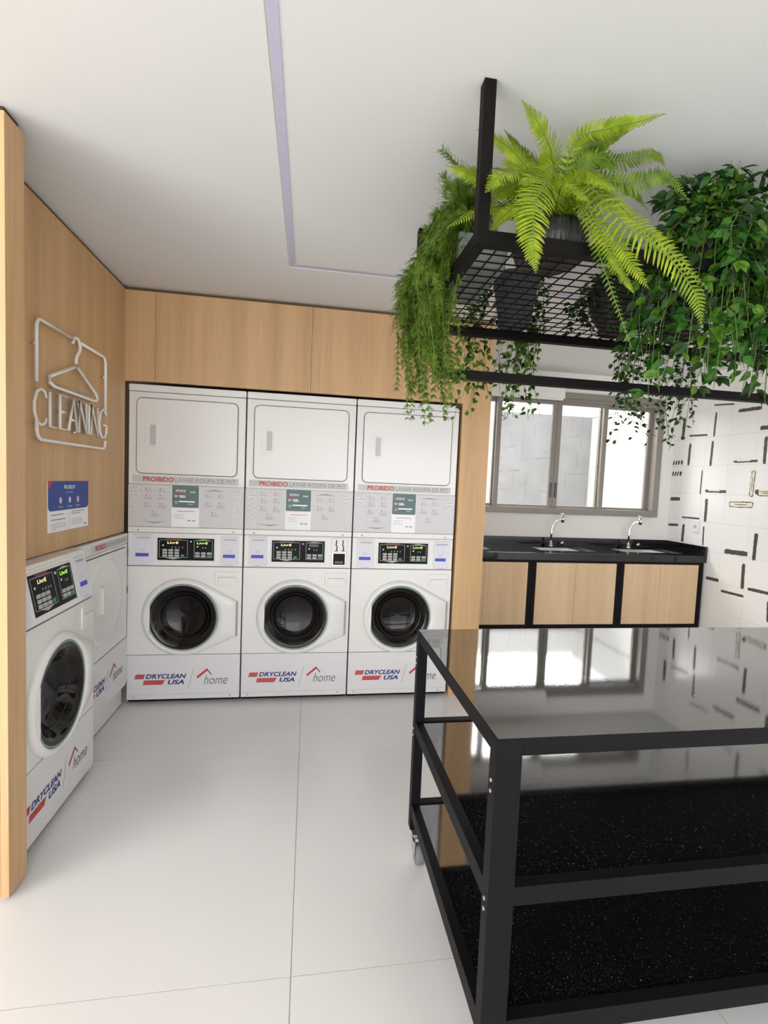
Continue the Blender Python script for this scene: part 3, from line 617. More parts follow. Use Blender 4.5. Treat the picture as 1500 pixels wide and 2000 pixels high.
# single dryer between washer and stack
t = thing('front_load_dryer', 'low white dryer in the corner between the single washer and the stacks', 'dryer', (0.0, -.687, 0), PI / 2)
m = MB(); m.box((.002, .02, .15), (W - .002, .70, 1.076), 'enamel'); m.box((.002, .028, .012), (W - .002, .68, .15), 'enamel'); m.box((.03, .05, 0), (W - .03, .6, .012), 'black'); m.build('cabinet', t)
m = MB(); m.box((.0, -.002, 1.02), (W, .70, 1.082), 'enamel', .006); y = -.0022
m.rect(.18, 1.028, .675, 1.070, 'lgrey2', y, h=.0003); m.text('PROIBIDO', .225, 1.034, .365, 1.063, 'red', y - .0004, 0, .022); m.text('LAVAR ROUPA DE PET', .375, 1.034, .668, 1.063, 'grey2', y - .0004, 0, .004); m.build('top_panel', t)
m = MB(); m.box((.001, 0, .44), (W - .001, .02, 1.018), 'enamel', .003)
m.box((.002, -.001, .436), (W - .002, .019, .441), 'lightseam'); m.build('dryer_front', t)
m = MB(); m.prism(rrect(.04, .512, .648, 1.005, .02), -.003, .004, 'seam'); m.build('door_seal', t)
m = MB(); m.prism(rrect(.043, .516, .645, 1.001, .017), -.012, -.002, 'enamel', .003)
m.lathe([(.235, -.0118), (.228, -.0165), (.215, -.018), (.19, -.014), (.17, -.0122), (.001, -.0122)], 'enamel', 48, Matrix.Translation((.33, 0, .75)), 'y'); dd = m.build('dryer_door', t)
m = MB(); m.prism(rrect(.262, .690, .298, .835, .008), -.030, -.010, 'enamel', .004); m.build('door_handle', dd)
m = MB(); m.box((.641, -.0155, .95), (.651, -.012, .995), 'seam'); m.box((.641, -.0155, .72), (.651, -.012, .76), 'seam'); m.build('hinge', dd)
m = MB(); m.prism([(.001, .16), (.03, .14), (W - .03, .14), (W - .001, .16), (W - .001, .436), (.001, .436)], -.003, .02, 'enamel2', .002)
machine_logo(m, -.0035, .0, .122); m.build('lower_panel', t)

# ================================================================ WALL SIGN + POSTER (left wall, faces +x)
TW = lambda x: Matrix(((0, -1, 0, x), (1, 0, 0, 0), (0, 0, 1, 0), (0, 0, 0, 1)))  # local x->world y, local -y -> +x
t = thing('neon_sign', 'unlit neon sign of a clothes hanger over the word CLEANING on the oak wall', 'sign', (-.023, -.667, 1.56), PI / 2)
A = lambda y, z, d=.022: (y + .667, -d, z - 1.56)
def nt_(mb_, pts, r=.0075, closed=False, d=.022): mb_.tube([A(p[0], p[1], d) for p in pts], r, 'neon', 8, True, closed)
def arc(cy, cz, r, a0, a1, n=6): return [(cy + r * math.cos(math.radians(a0 + (a1 - a0) * i / n)), cz + r * math.sin(math.radians(a0 + (a1 - a0) * i / n))) for i in range(n + 1)]
y0, y1, z0, z1 = -.995, -.338, 1.572, 2.052
m = MB(); nt_(m, [(y0, 1.80)] + arc(y0 + .035, z1 - .035, .035, 180, 90) + [(-.70, z1)]); nt_(m, [(-.62, z1)] + arc(y1 - .035, z1 - .035, .035, 90, 0) + [(y1, 1.755)])
nt_(m, [(y0, 1.655)] + arc(y0 + .04, z0 + .04, .04, 180, 270) + arc(y1 - .035, z0 + .035, .035, 270, 360) + [(y1, 1.615)]); m.build('sign_border', t)
m = MB(); nt_(m, [(-.70, 2.035)] + arc(-.66, 2.03, .035, 170, -40, 8) + [(-.655, 1.985), (-.665, 1.965), (-.665, 1.945)])
nt_(m, [(-.665, 1.930), (-.66, 1.932), (-.455, 1.845), (-.435, 1.825), (-.45, 1.808), (-.49, 1.806), (-.86, 1.806), (-.90, 1.818), (-.895, 1.842), (-.68, 1.928)], closed=True); m.build('hanger_outline', t)
L = {'C': [[(.95, .8), (.8, .97), (.5, 1), (.2, .9), (0, .6), (0, .35), (.2, .08), (.5, 0), (.8, .05), (.95, .22)]], 'L': [[(.1, 1), (.1, 0), (.95, 0)]], 'E': [[(.95, 1), (.1, 1), (.1, 0), (.95, 0)], [(.1, .52), (.8, .52)]],
     'A': [[(0, 0), (.5, 1), (1, 0)], [(.2, .35), (.8, .35)]], 'N': [[(.05, 0), (.05, 1), (.95, 0), (.95, 1)]], 'I': [[(.5, 0), (.5, 1)]], 'G': [[(.95, .8), (.75, .98), (.45, 1), (.15, .85), (0, .55), (.05, .2), (.35, 0), (.7, 0), (.97, .18), (.97, .45), (.6, .45)]]}
wid = [.095, .068, .068, .085, .078, .02, .078, .09]; yy = -1.012; m = MB()
for ch, w in zip('CLEANING', wid):
    for stk in L[ch]: nt_(m, [(yy + p[0] * w, 1.632 + p[1] * .145) for p in stk], .0062)
    yy += w + .0155
tag(m.build('lettering', t), 'clear tube letters spelling CLEANING')
m = MB(); m.prism([(-.875 + .667, 1.63 - 1.56), (-.49 + .667, 1.63 - 1.56), (-.49 + .667, 1.83 - 1.56), (-.875 + .667, 1.83 - 1.56)], -.014, -.011, 'acryl'); m.build('backing_plate', t)
m = MB()
for (a, b) in ((y0, 1.95), (y1, 1.95), (y0 + .15, z0), (y1 - .15, z0), (-.66, 1.60 + .03)): m.tube([A(a, b, 0), A(a, b, .02)], .005, 'chrome', 8)
m.build('standoff', t)

t = thing('notice_poster', 'blue and white printed notice on the oak wall above the single washer', 'poster', (-.023, -.681, 1.175), PI / 2)
m = MB(); m.box((-.190, -.003, 0), (.190, 0, .226), 'white'); m.build('sheet', t)
m = MB(); y = -.003
m.prism([(-.190, .108), (-.175, .094), (.175, .094), (.190, .108), (.190, .226), (-.190, .226)], y - .0008, y, 'posterblue'); m.add([(-.19, y - .0012, .196), (-.172, y - .0012, .196), (-.155, y - .0012, .226), (-.19, y - .0012, .226)], [(0, 1, 2, 3)], 'red')
y2 = y - .0008
m.text('PROIBIDO', -.055, .190, .050, .208, 'white', y2, 0, .02); m.text('Lavar roupa', -.035, .170, .030, .180, 'white', y2)
for k, u in enumerate((-.085, .000, .080)):
    m.prism([(u - .010, .128), (u + .002, .124), (u + .011, .134), (u + .008, .150), (u - .004, .155), (u - .012, .144)], y2 - .0006, y2, 'pink')
    m.text(('Tapetes', 'Tenis', 'Pet')[k], u - .022, .106, u + .022, .114, 'white', y2)
for k in range(2): m.rect(-.165, .074 - k * .022, -.06 + k * .02, .079 - k * .022, 'grey', y, h=.0004); m.rect(.02, .081 - k * .010, .145 - k * .04, .085 - k * .010, 'grey', y, h=.0004)
for k in range(4): m.rect(-.165, .034 - k * .008, -.03 - (k == 3) * .09, .037 - k * .008, 'lgrey', y, h=.0004); m.rect(.02, .044 - k * .008, .13, .047 - k * .008, 'lgrey', y, h=.0004)
m.rect(-.003, .01, -.001, .085, 'lgrey', y, h=.0004); m.rect(.148, .012, .168, .018, 'navy', y, h=.0004); m.build('printed_text', t)

# ================================================================ SINK COUNTER
YC = .648
SINKS = ((2.36, 2.66), (3.13, 3.50), (3.93, 4.36)); SY0, SY1 = .80, 1.02
t = thing('granite_worktop', 'long polished black granite worktop with three sinks under the window', 'worktop', (3.45, .9, .855)); off = Vector((-3.45, -.9, -.855))
def put(mb_, name, par, o_=off): o = mb_.build(name, par); o.location = o_; return o
m = MB(); zt = .918
m.box((2.285, YC, .855), (XR - .001, YC + .025, zt), 'counter', .002)
xs_ = [2.285] + [v for s in SINKS for v in s] + [XR - .001]
for k in range(0, len(xs_), 2): m.box((xs_[k], YC + .025, zt - .02), (xs_[k + 1], YW - .001, zt), 'counter')
for s in SINKS: m.box((s[0], YC + .025, zt - .02), (s[1], SY0, zt), 'counter'); m.box((s[0], SY1, zt - .02), (s[1], YW - .001, zt), 'counter')
put(m, 'slab', t)
m = MB(); m.box((2.285, YW - .021, zt), (XR - .022, YW - .001, 1.0), 'counter', .001); m.box((XR - .021, YC, zt), (XR - .001, YW - .001, 1.0), 'counter', .001); put(m, 'backsplash', t)
m = MB()
for s in SINKS[1:]:
    for k in range(4): xx = s[1] + .035 + k * .03; m.box((xx, SY0 - .02, zt), (xx + .006, SY1 + .02, zt + .0008), 'steel')
put(m, 'drain_grooves', t)
lab = ['steel sink basin cut off by the oak pillar', 'middle steel sink basin in the black worktop', 'steel sink basin nearest the tiled right wall']
for s, l_ in zip(SINKS, lab):
    b = thing('sink_basin', l_, 'sink', ((s[0] + s[1]) / 2, .91, zt - .16)); hw = (s[1] - s[0]) / 2 - .001; hd = (SY1 - SY0) / 2 - .001
    m = MB()
    def ring(w, d, z): return [(-w, -d, z), (w, -d, z), (w, d, z), (-w, d, z)]
    R_ = [ring(hw, hd, .158), ring(hw, hd, .153), ring(hw - .006, hd - .006, .150), ring(hw - .02, hd - .02, .02), ring(hw - .05, hd - .05, .008)]
    vs = [p for r in R_ for p in r]; fs = []
    for k in range(4):
        for i in range(4): j = (i + 1) % 4; fs.append((k * 4 + i, k * 4 + j, (k + 1) * 4 + j, (k + 1) * 4 + i))
    fs.append((16, 17, 18, 19)); m.add(vs, fs, 'steel'); m.build('bowl', b)
    m = MB(); m.lathe([(.001, .010), (.03, .010), (.034, .0085)], 'chrome', 16); m.build('drain', b)
for (fx, l_) in ((3.345, 'chrome wall tap behind the middle sink'), (4.145, 'chrome wall tap behind the right sink')):
    f = thing('kitchen_tap', l_, 'tap', (fx, 1.06, zt))
    m = MB(); m.lathe([(.001, 0), (.022, 0), (.022, .012), (.012, .02), (.012, .05), (.001, .05)], 'chrome', 16); m.build('base', f)
    m = MB(); m.tube([(0, 0, .04), (0, 0, .16), (.004, 0, .19), (.015, -.005, .225), (.04, -.015, .25), (.075, -.03, .262), (.085, -.034, .262)], .0085, 'chrome', 10); m.lathe([(.012, .12), (.014, .135), (.012, .15)], 'chrome', 12); m.build('spout', f)
    m = MB(); m.tube([(.085, -.034, .235), (.085, -.034, .30)], .016, 'chrome', 14); m.tube([(.085, -.034, .30), (.085, -.034, .315)], [.016, .010], 'chrome', 14); m.tube([(.06, -.034, .314), (.11, -.034, .314)], .005, 'chrome', 8); m.build('tap_head', f)
    g_ = thing('cold_water_valve', ('short chrome valve right of the middle tap' if fx < 4 else 'short chrome valve right of the right tap'), 'valve', (fx + .135, YW - .021, zt + .03))
    m = MB(); m.tube([(0, 0, 0), (0, -.035, 0)], .010, 'chrome', 12); m.build('stem', g_)
    m = MB(); m.tube([(0, -.035, -.022), (0, -.040, .022)], .008, 'chrome', 10); m.tube([(-.018, -.038, 0), (.018, -.038, .006)], .006, 'chrome', 10); m.build('handle', g_)

CAB = [(2.285, 2.971, (2.552,), 'oak fronted cabinet cut off by the pillar, left of the three under the worktop'), (2.973, 3.790, (3.371,), 'middle oak fronted cabinet in a black frame under the worktop'), (3.792, 4.605, (4.177,), 'oak fronted cabinet nearest the tiled wall under the worktop')]
for i, (x0, x1, sp, l_) in enumerate(CAB):
    c = thing('sink_cabinet', l_, 'cabinet', ((x0 + x1) / 2, YC, .265)); o_ = Vector((-(x0 + x1) / 2, -YC, -.265)); m = MB(); b = .035
    rt = .045 if i == 2 else b; lf = b if i else .02
    for a_, b_ in (((x0, .265), (x1, .298)), ((x0, .838), (x1, .853)), ((x0, .298), (x0 + lf, .838)), ((x1 - rt, .298), (x1, .838))): m.box((a_[0], YC + .004, a_[1]), (b_[0], YW - .002, b_[1]), 'frame')
    m.box((x0 + lf, YW - .02, .298), (x1 - rt, YW - .002, .838), 'frame'); put(m, 'carcass', c, o_)
    e = [x0 + lf + .002, sp[0], x1 - rt - .002]
    for k in range(2):
        m = MB(); m.box((e[k] + .001, YC + .002, .301), (e[k + 1] - .001, YC + .020, .834), 'oakdoor', .001); put(m, 'door', c, o_)

t = thing('wall_socket', 'white power socket on the tiled wall above the worktop end', 'socket', (XR, .80, 1.17), -PI / 2)
m = MB(); m.prism(rrect(-.04, -.055, .04, .055, .006), -.009, -.0015, 'white', .002); m.build('cover_plate', t)
m = MB(); m.prism([(-.016, -.01), (0, -.018), (.016, -.01), (.016, .01), (0, .018), (-.016, .01)], -.0105, -.009, 'lgrey'); m.build('outlet', t)

# ================================================================ TABLE
TX0, TX1, TY0, TY1 = 1.513, 3.52, -2.165, -1.37
t = thing('work_table', 'black steel framed table with polished granite top and two shelves on castors', 'table', (TX0, TY0, 0)); to = Vector((-TX0, -TY0, 0))
lw = .062
for (lx, ly) in ((TX0, TY0), (TX1 - lw, TY0), (TX0, TY1 - .036), (TX1 - lw, TY1 - .036)):
    sx = 0
    m = MB(); m.box((lx, ly, .125), (lx + lw if ly == TY0 else lx + .036, ly + .036, .9015), 'frame', .0015); lg = put(m, 'leg', t, to)
    if lx == TX0:
        m = MB()
        for z in (.80, .775, .52, .495): m.tube([(lx - .003, ly + .018, z), (lx + .001, ly + .018, z)], .0042, 'lightseam', 8)
        m.build('bolt', lg)
for nm, z0, z1 in (('top_rail', .862, .9015), ('shelf_rail', .508, .553), ('base_rail', .178, .228)):
    m = MB(); m.box((TX0 + lw, TY0 + .002, z0), (TX1 - lw, TY0 + .030, z1), 'frame', .001); m.box((TX0 + .036, TY1 - .030, z0), (TX1 - .036, TY1 - .002, z1), 'frame', .001)
    m.box((TX0 + .002, TY0 + .036, z0), (TX0 + .030, TY1 - .036, z1), 'frame', .001); m.box((TX1 - .030, TY0 + .036, z0), (TX1 - .002, TY1 - .036, z1), 'frame', .001)
    put(m, nm, t, to)
m = MB(); m.box((TX0 + .0045, TY0 + .0045, .8982), (TX1 - .0045, TY1 - .0045, .902), 'topstone'); m.box((TX0 + .03, TY0 + .03, .880), (TX1 - .03, TY1 - .03, .8981), 'frame'); tag(put(m, 'tabletop', t, to), 'mirror polished black granite top')  # black under-panel added so the shelf below reflects a dark underside
for z in (.548, .222):
    m = MB(); m.box((TX0 + .031, TY0 + .031, z - .018), (TX1 - .031, TY1 - .031, z), 'shelfstone'); m.box((TX0 + .031, TY0 + .031, z - .022), (TX1 - .031, TY1 - .031, z - .0181), 'frame'); tag(put(m, 'shelf', t, to), 'speckled black granite shelf')  # thin black underside added to keep floor light out of the reflections
for (lx, ly) in ((TX0 + .035, TY0 + .04), (TX1 - .035, TY0 + .04), (TX0 + .035, TY1 - .035), (TX1 - .035, TY1 - .035)):
    m = MB(); T = Matrix.Translation((lx, ly, 0)); m.box((-.03, -.03, .118), (.03, .03, .1255), 'steel', 0, T); m.tube([(0, 0, .118), (0, 0, .09)], .012, 'steel', 10, T=T)
    m.box((-.022, -.030, .045), (-.018, .02, .092), 'steel', 0, T); m.box((.018, -.030, .045), (.022, .02, .092), 'steel', 0, T); m.box((-.022, -.02, .088), (.022, .02, .092), 'steel', 0, T); ca = put(m, 'castor', t, to)
    m = MB(); m.lathe([(.01, -.014), (.038, -.014), (.040, -.010), (.040, .010), (.038, .014), (.01, .014)], 'greypot', 24, T @ Matrix.Translation((0, -.012, .040)) @ Matrix.Rotation(PI / 2, 4, 'Z'), 'y'); m.build('wheel', ca)

# ================================================================ HANGING RACK
RX0, RX1, RY0, RY1 = 1.520, 3.70, -1.822, -1.001
t = thing('hanging_plant_rack', 'black steel rack hung from the ceiling with a wire mesh shelf and lower rail', 'rack', (RX0, RY0, CEIL)); ro = Vector((-RX0, -RY0, -CEIL))
s_ = .034
for (px, py) in ((RX0, RY0), (RX1 - s_, RY0), (RX0, RY1 - s_), (RX1 - s_, RY1 - s_)):
    m = MB(); m.box((px, py, 2.126), (px + s_, py + s_, CEIL - .0005), 'rackm', .001); put(m, 'post', t, ro)
for (a, b) in (((RX0 + s_, RY0), (RX1 - s_, RY0 + s_)), ((RX0 + s_, RY1 - s_), (RX1 - s_, RY1)), ((RX0, RY0 + s_), (RX0 + s_, RY1 - s_)), ((RX1 - s_, RY0 + s_), (RX1, RY1 - s_))):
    m = MB(); m.box((a[0], a[1], 2.126), (b[0], b[1], 2.162), 'rackm', .001); put(m, 'shelf_rail', t, ro)
m = MB(); r_ = .0017; n = int((RX1 - RX0) / .055)
for k in range(1, n): x = RX0 + s_ + .055 * k; 
for k in range(1, 39): x = RX0 + s_ + .0545 * k; m.box((x - r_, RY0 + .01, 2.150), (x + r_, RY1 - .01, 2.150 + 2 * r_), 'rackm')
for k in range(1, 16): y = RY0 + .02 + .0505 * k; m.box((RX0 + .01, y - r_, 2.1545), (RX1 - .01, y + r_, 2.1545 + 2 * r_), 'rackm')
put(m, 'wire_mesh', t, ro)
m = MB(); ly = -1.412
m.box((RX0 + .004, ly, 1.848), (RX0 + .030, ly + .034, 2.127), 'rackm', .001); m.box((RX1 - .030, ly, 1.848), (RX1 - .004, ly + .034, 2.127), 'rackm', .001)
m.box((RX0 + .030, ly, 1.848), (RX1 - .030, ly + .034, 1.880), 'rackm', .001); put(m, 'lower_rail', t, ro)

# ================================================================ PLANTS
rnd = random.Random(11)
MZ = 2.160
def bez(pts, n):
    """smooth path through control points (Catmull-Rom)"""
    P = [Vector(p) for p in pts]; P = [P[0] * 2 - P[1]] + P + [P[-1] * 2 - P[-2]]; out = []; S = len(P) - 3
    for i in range(n + 1):
        u = i / n * S; k = min(int(u), S - 1); f = u - k; a, b, c, d = P[k:k + 4]
        out.append(0.5 * ((2 * b) + (c - a) * f + (2 * a - 5 * b + 4 * c - d) * f * f + (3 * b - a - 3 * c + d) * f ** 3))
    return out

def frond(par, pts, width, face, mt='fern', n=46):
    path = bez(pts, n); m = MB(); m.tube(path[::2], [.0026 * (1 - .75 * i / len(path[::2])) for i in range(len(path[::2]))], 'stem', 5)
    face = Vector(face).normalized()
    for i in range(4, n + 1):
        t_ = i / n; p = path[i]; d = (path[min(i + 1, n)] - path[i - 1]).normalized(); side = d.cross(face)
        if side.length < .1: side = d.cross(Vector((0, 0, 1)))
        side.normalize(); nn = side.cross(d).normalized()
        env = min(1, (t_ - .02) / .22) ** .7 * (1 - max(0, (t_ - .35) / .65) ** 1.7) + .05
        for sg in (-1, 1):
            L_ = width * .5 * env * rnd.uniform(.88, 1.1); wd_ = min(.0040, .11 * L_ + .0012) * rnd.uniform(.85, 1.1)
            out = (side * sg + d * (.30 + .25 * t_) + nn * rnd.uniform(-.22, .12)).normalized(); curl = nn * (-.10 * L_) + d * (.08 * L_)
            b0 = p - d * wd_ * .9; b1 = p + d * wd_ * .9; c0 = p + out * L_ * .5 - d * wd_; c1 = p + out * L_ * .5 + d * wd_ + nn * wd_ * .3; e0 = p + out * L_ * .85 - d * wd_ * .6 + curl * .6; e1 = p + out * L_ * .85 + d * wd_ * .5 + curl * .6; tip = p + out * L_ + curl
            m.add([b0, b1, c0, c1, e0, e1, tip], [(0, 2, 3, 1), (2, 4, 5, 3), (4, 6, 5)], mt, True)
    return m.build('frond', par)

def rel(par, pts): L_ = par.location; return [(p[0] - L_[0], p[1] - L_[1], p[2] - L_[2]) for p in pts]
def pot(par, prof, mt, seg=28, ribs=0, poly=False):
    m = MB(); h = prof[-1][1]; r = prof[-1][0]
    inner = [(r - .008, h), (r - .010, h - .025), (.001, h - .025)]
    m.lathe([(.001, prof[0][1])] + prof + inner[:2], mt, seg)
    if poly: m.sm = [False] * len(m.sm)
    if ribs:
        for k in range(ribs):
            a = 2 * PI * k / ribs; m.tube([(q[0] * math.cos(a), q[0] * math.sin(a), q[1]) for q in prof[1:]], .0032, mt, 4)
    po = m.build('pot', par)
    m = MB(); m.lathe([(.001, h - .018), (r - .0095, h - .018)], 'soil', 20); m.build('soil', po)
    return po

# --- Boston fern at the near left corner
F = thing('boston_fern', 'large lime green fern with arching fronds in a black ribbed pot', 'potted plant', (1.81, -1.665, MZ))
pot(F, [(.080, 0), (.098, .012), (.112, .05), (.112, .085), (.100, .105)], 'pot', 40, 40)
c0 = (1.82, -1.665, 2.27)
FR = [
    ([(1.76, -1.76, 2.398), (1.684, -1.84, 2.428), (1.604, -1.88, 2.467)], 0.085, (0, -1, -0.2), 'fern'),
    ([(1.706, -1.74, 2.365), (1.616, -1.77, 2.422), (1.52, -1.78, 2.45)], 0.08, (0, -1, 0.1), 'fern'),
    ([(1.721, -1.7, 2.429), (1.672, -1.71, 2.469), (1.616, -1.73, 2.499)], 0.06, (0.2, -1, 0.2), 'fernd'),
    ([(1.659, -1.72, 2.333), (1.536, -1.74, 2.35), (1.444, -1.74, 2.368)], 0.085, (0, -1, 0.1), 'fern'),
    ([(1.679, -1.72, 2.289), (1.565, -1.74, 2.261), (1.455, -1.74, 2.198)], 0.065, (0, -1, 0.3), 'fern'),
    ([(1.671, -1.8, 2.332), (1.57, -1.86, 2.29), (1.518, -1.88, 2.224)], 0.09, (0, -1, 0.5), 'fern'),
    ([(1.67, -1.78, 2.256), (1.6, -1.8, 2.215), (1.567, -1.8, 2.168)], 0.05, (0, -1, 0.2), 'fern'),
    ([(1.707, -1.86, 2.284), (1.636, -1.93, 2.191), (1.624, -1.95, 2.082), (1.638, -1.95, 2.005)], 0.115, (-0.1, -1, 0.2), 'fern'),
    ([(1.687, -1.84, 2.268), (1.618, -1.9, 2.185), (1.618, -1.9, 2.098)], 0.085, (0, -1, 0.3), 'fern'),
    ([(1.804, -1.78, 2.443), (1.873, -1.85, 2.458), (1.938, -1.87, 2.469), (2.005, -1.9, 2.481)], 0.06, (0, -0.6, -0.8), 'fern'),
    ([(1.855, -1.72, 2.458), (1.914, -1.76, 2.487), (1.976, -1.79, 2.509)], 0.07, (0.1, -0.8, -0.6), 'fernd'),
    ([(1.906, -1.66, 2.487), (2.036, -1.67, 2.507), (2.142, -1.68, 2.534), (2.178, -1.68, 2.505)], 0.07, (0, -1, 0.1), 'fernd'),
    ([(1.901, -1.74, 2.372), (2.026, -1.76, 2.385), (2.122, -1.77, 2.411), (2.197, -1.77, 2.353)], 0.085, (0, -1, 0), 'fernd'),
    ([(1.959, -1.7, 2.407), (2.06, -1.7, 2.396), (2.118, -1.7, 2.347)], 0.05, (0, -1, 0), 'fernd'),
    ([(1.833, -1.8, 2.325), (1.894, -1.92, 2.169), (1.995, -1.96, 2.08), (2.077, -1.97, 1.989), (2.105, -1.97, 1.909)], 0.115, (-0.2, -1, 0.3), 'fern'),
    ([(1.843, -1.8, 2.304), (1.875, -1.88, 2.172), (1.924, -1.91, 2.08), (1.98, -1.92, 2.009)], 0.1, (-0.2, -1, 0.3), 'fern'),
    ([(1.887, -1.78, 2.336), (1.966, -1.86, 2.215), (2.065, -1.9, 2.121), (2.173, -1.92, 2.014)], 0.085, (-0.2, -1, 0.3), 'fern'),
    ([(1.841, -1.78, 2.278), (1.851, -1.86, 2.137), (1.905, -1.88, 1.991), (1.968, -1.88, 1.863)], 0.045, (-0.3, -1, 0.1), 'fernd'),
    ([(1.828, -1.8, 2.28), (1.859, -1.87, 2.147), (1.906, -1.9, 2.054), (1.95, -1.9, 2.003)], 0.065, (-0.2, -1, 0.2), 'fern'),
    ([(1.863, -1.74, 2.417), (1.911, -1.77, 2.435), (1.944, -1.79, 2.382)], 0.09, (0, -1, 0.2), 'fernd'),
    ([(1.748, -1.84, 2.29), (1.755, -1.9, 2.253), (1.786, -1.93, 2.204)], 0.08, (0, -1, 0.5), 'fern'),
    ([(1.756, -1.7, 2.419), (1.651, -1.73, 2.386), (1.558, -1.74, 2.381)], 0.05, (0, -1, 0.5), 'fernd'),
    ([(1.682, -1.76, 2.328), (1.618, -1.78, 2.308), (1.57, -1.79, 2.26)], 0.09, (0, -1, 0.2), 'fern'),
    ([(1.711, -1.76, 2.272), (1.646, -1.78, 2.246), (1.588, -1.79, 2.212)], 0.08, (0, -1, 0.3), 'fernd'),
    ([(1.856, -1.62, 2.497), (1.957, -1.57, 2.533), (2.087, -1.52, 2.555)], 0.085, (0, -1, 0.2), 'fernd'),
    ([(1.822, -1.76, 2.346), (1.905, -1.78, 2.323), (1.978, -1.79, 2.282), (2.025, -1.79, 2.235)], 0.09, (0, -1, 0.2), 'fern'),
    ([(1.728, -1.74, 2.406), (1.655, -1.76, 2.383), (1.602, -1.77, 2.384)], 0.09, (0, -1, 0.3), 'fern'),
    ([(1.75, -1.8, 2.357), (1.675, -1.86, 2.304), (1.608, -1.88, 2.256)], 0.1, (0, -1, 0.5), 'fern'),
    ([(1.826, -1.78, 2.365), (1.86, -1.82, 2.346), (1.91, -1.85, 2.292)], 0.09, (-0.1, -1, 0.4), 'fern'),
    ([(1.825, -1.82, 2.269), (1.866, -1.9, 2.106), (1.906, -1.92, 2.025)], 0.05, (-0.2, -1, 0.3), 'fern'),
]
for k in range(len(FR)):
    pts, w, fc, mt = FR[k]; st = (c0[0] + rnd.uniform(-.035, .035), c0[1] + rnd.uniform(-.035, .035), c0[2] - .02)
    frond(F, rel(F, [st] + pts), w, fc, mt)

def feather_strand(par, pts, w, mt='feather', n=34):
    path = bez(pts, n); m = MB(); m.tube(path[::4], .0012, 'stem', 4)
    for i in range(3, n + 1):
        t_ = i / n; p = path[i]; d = (path[min(i + 1, n)] - path[i - 1]).normalized()
        env = (1 - .45 * t_ ** 2)
        for q in range(6):
            a = Vector((rnd.gauss(0, 1), rnd.gauss(0, 1), rnd.gauss(0, 1))); a = (a - d * a.dot(d)).normalized(); out = (a + d * .9).normalized(); L_ = w * env * rnd.uniform(.5, 1.1)
            b = d.cross(a)
            m.add([p - b * .0007, p + b * .0007, p + out * L_ + Vector((0, 0, -.1 * L_))], [(0, 1, 2)], mt)
            for s in range(9):
                f = .12 + .88 * s / 9; c = p + out * L_ * f; l2 = .0075 * (1.15 - f * .5)
                for sg in (-1, 1):
                    e = (b * sg + out * .7 + a * rnd.uniform(-.6, .6)).normalized(); m.add([c - out * .0008, c + out * .0009, c + e * l2], [(0, 1, 2)], mt)
    return m.build('plume', par)
A_ = thing('asparagus_fern', 'feathery trailing asparagus fern spilling over the left end of the rack', 'potted plant', (1.615, -1.45, MZ))
m = MB()
m.prism([(-.072, 0), (.072, 0), (.082, .10), (-.082, .10)], -.16, .16, 'greypot')
for k in range(13): yv = -.155 + k * .0258; m.tube([(-.0735, yv, .003), (-.083, yv, .098)], .003, 'greypot', 4); m.tube([(.0735, yv, .003), (.083, yv, .098)], .003, 'greypot', 4)
for k in range(9): m.box((-.074 + k * .0175, -.158, -.0005), (-.066 + k * .0175, .158, .0006), 'greypot')
po = m.build('planter', A_); m = MB(); m.box((-.076, -.15, .095), (.076, .15, .1015), 'soil'); m.build('soil', po)
for k in range(96):
    u = k / 95; y_ = -.17 + .36 * rnd.random(); z0_ = .10; st = (rnd.uniform(-.06, .07), y_ * .9, z0_)
    drop = rnd.uniform(.26, .58) * (1 if rnd.random() < .8 else .6); out_ = rnd.uniform(-.005, .15)
    xe = -.09 - out_; 
    if k % 4 == 3: pts = [st, (rnd.uniform(-.14, .03), y_, z0_ + rnd.uniform(.07, .15)), (rnd.uniform(-.16, .05), y_ * 1.1, z0_ + rnd.uniform(.08, .22))]; L_ = .05
    else:
        xe2 = xe + rnd.uniform(-.02, .05); pts = [st, (st[0] * .4 - .07, y_, z0_ + rnd.uniform(.05, .15)), (xe * .95, y_ + rnd.uniform(-.05, .03), z0_ - drop * .25), (xe2, y_ + rnd.uniform(-.06, .03), z0_ - drop * .65), (xe2 + rnd.uniform(-.01, .05), y_ + rnd.uniform(-.06, .03), z0_ - drop)]; L_ = .046
    feather_strand(A_, pts, L_)

for k in range(26):
    y_ = rnd.uniform(-.19, .17); dr = rnd.uniform(.06, .24); xe = rnd.uniform(-.14, -.10)
    feather_strand(A_, [(-.03, y_ * .85, .10), (-.075, y_, .145), (xe, y_, .11 - dr * .3), (xe - .01, y_ + rnd.uniform(-.03, .03), .11 - dr)], .04, n=24)

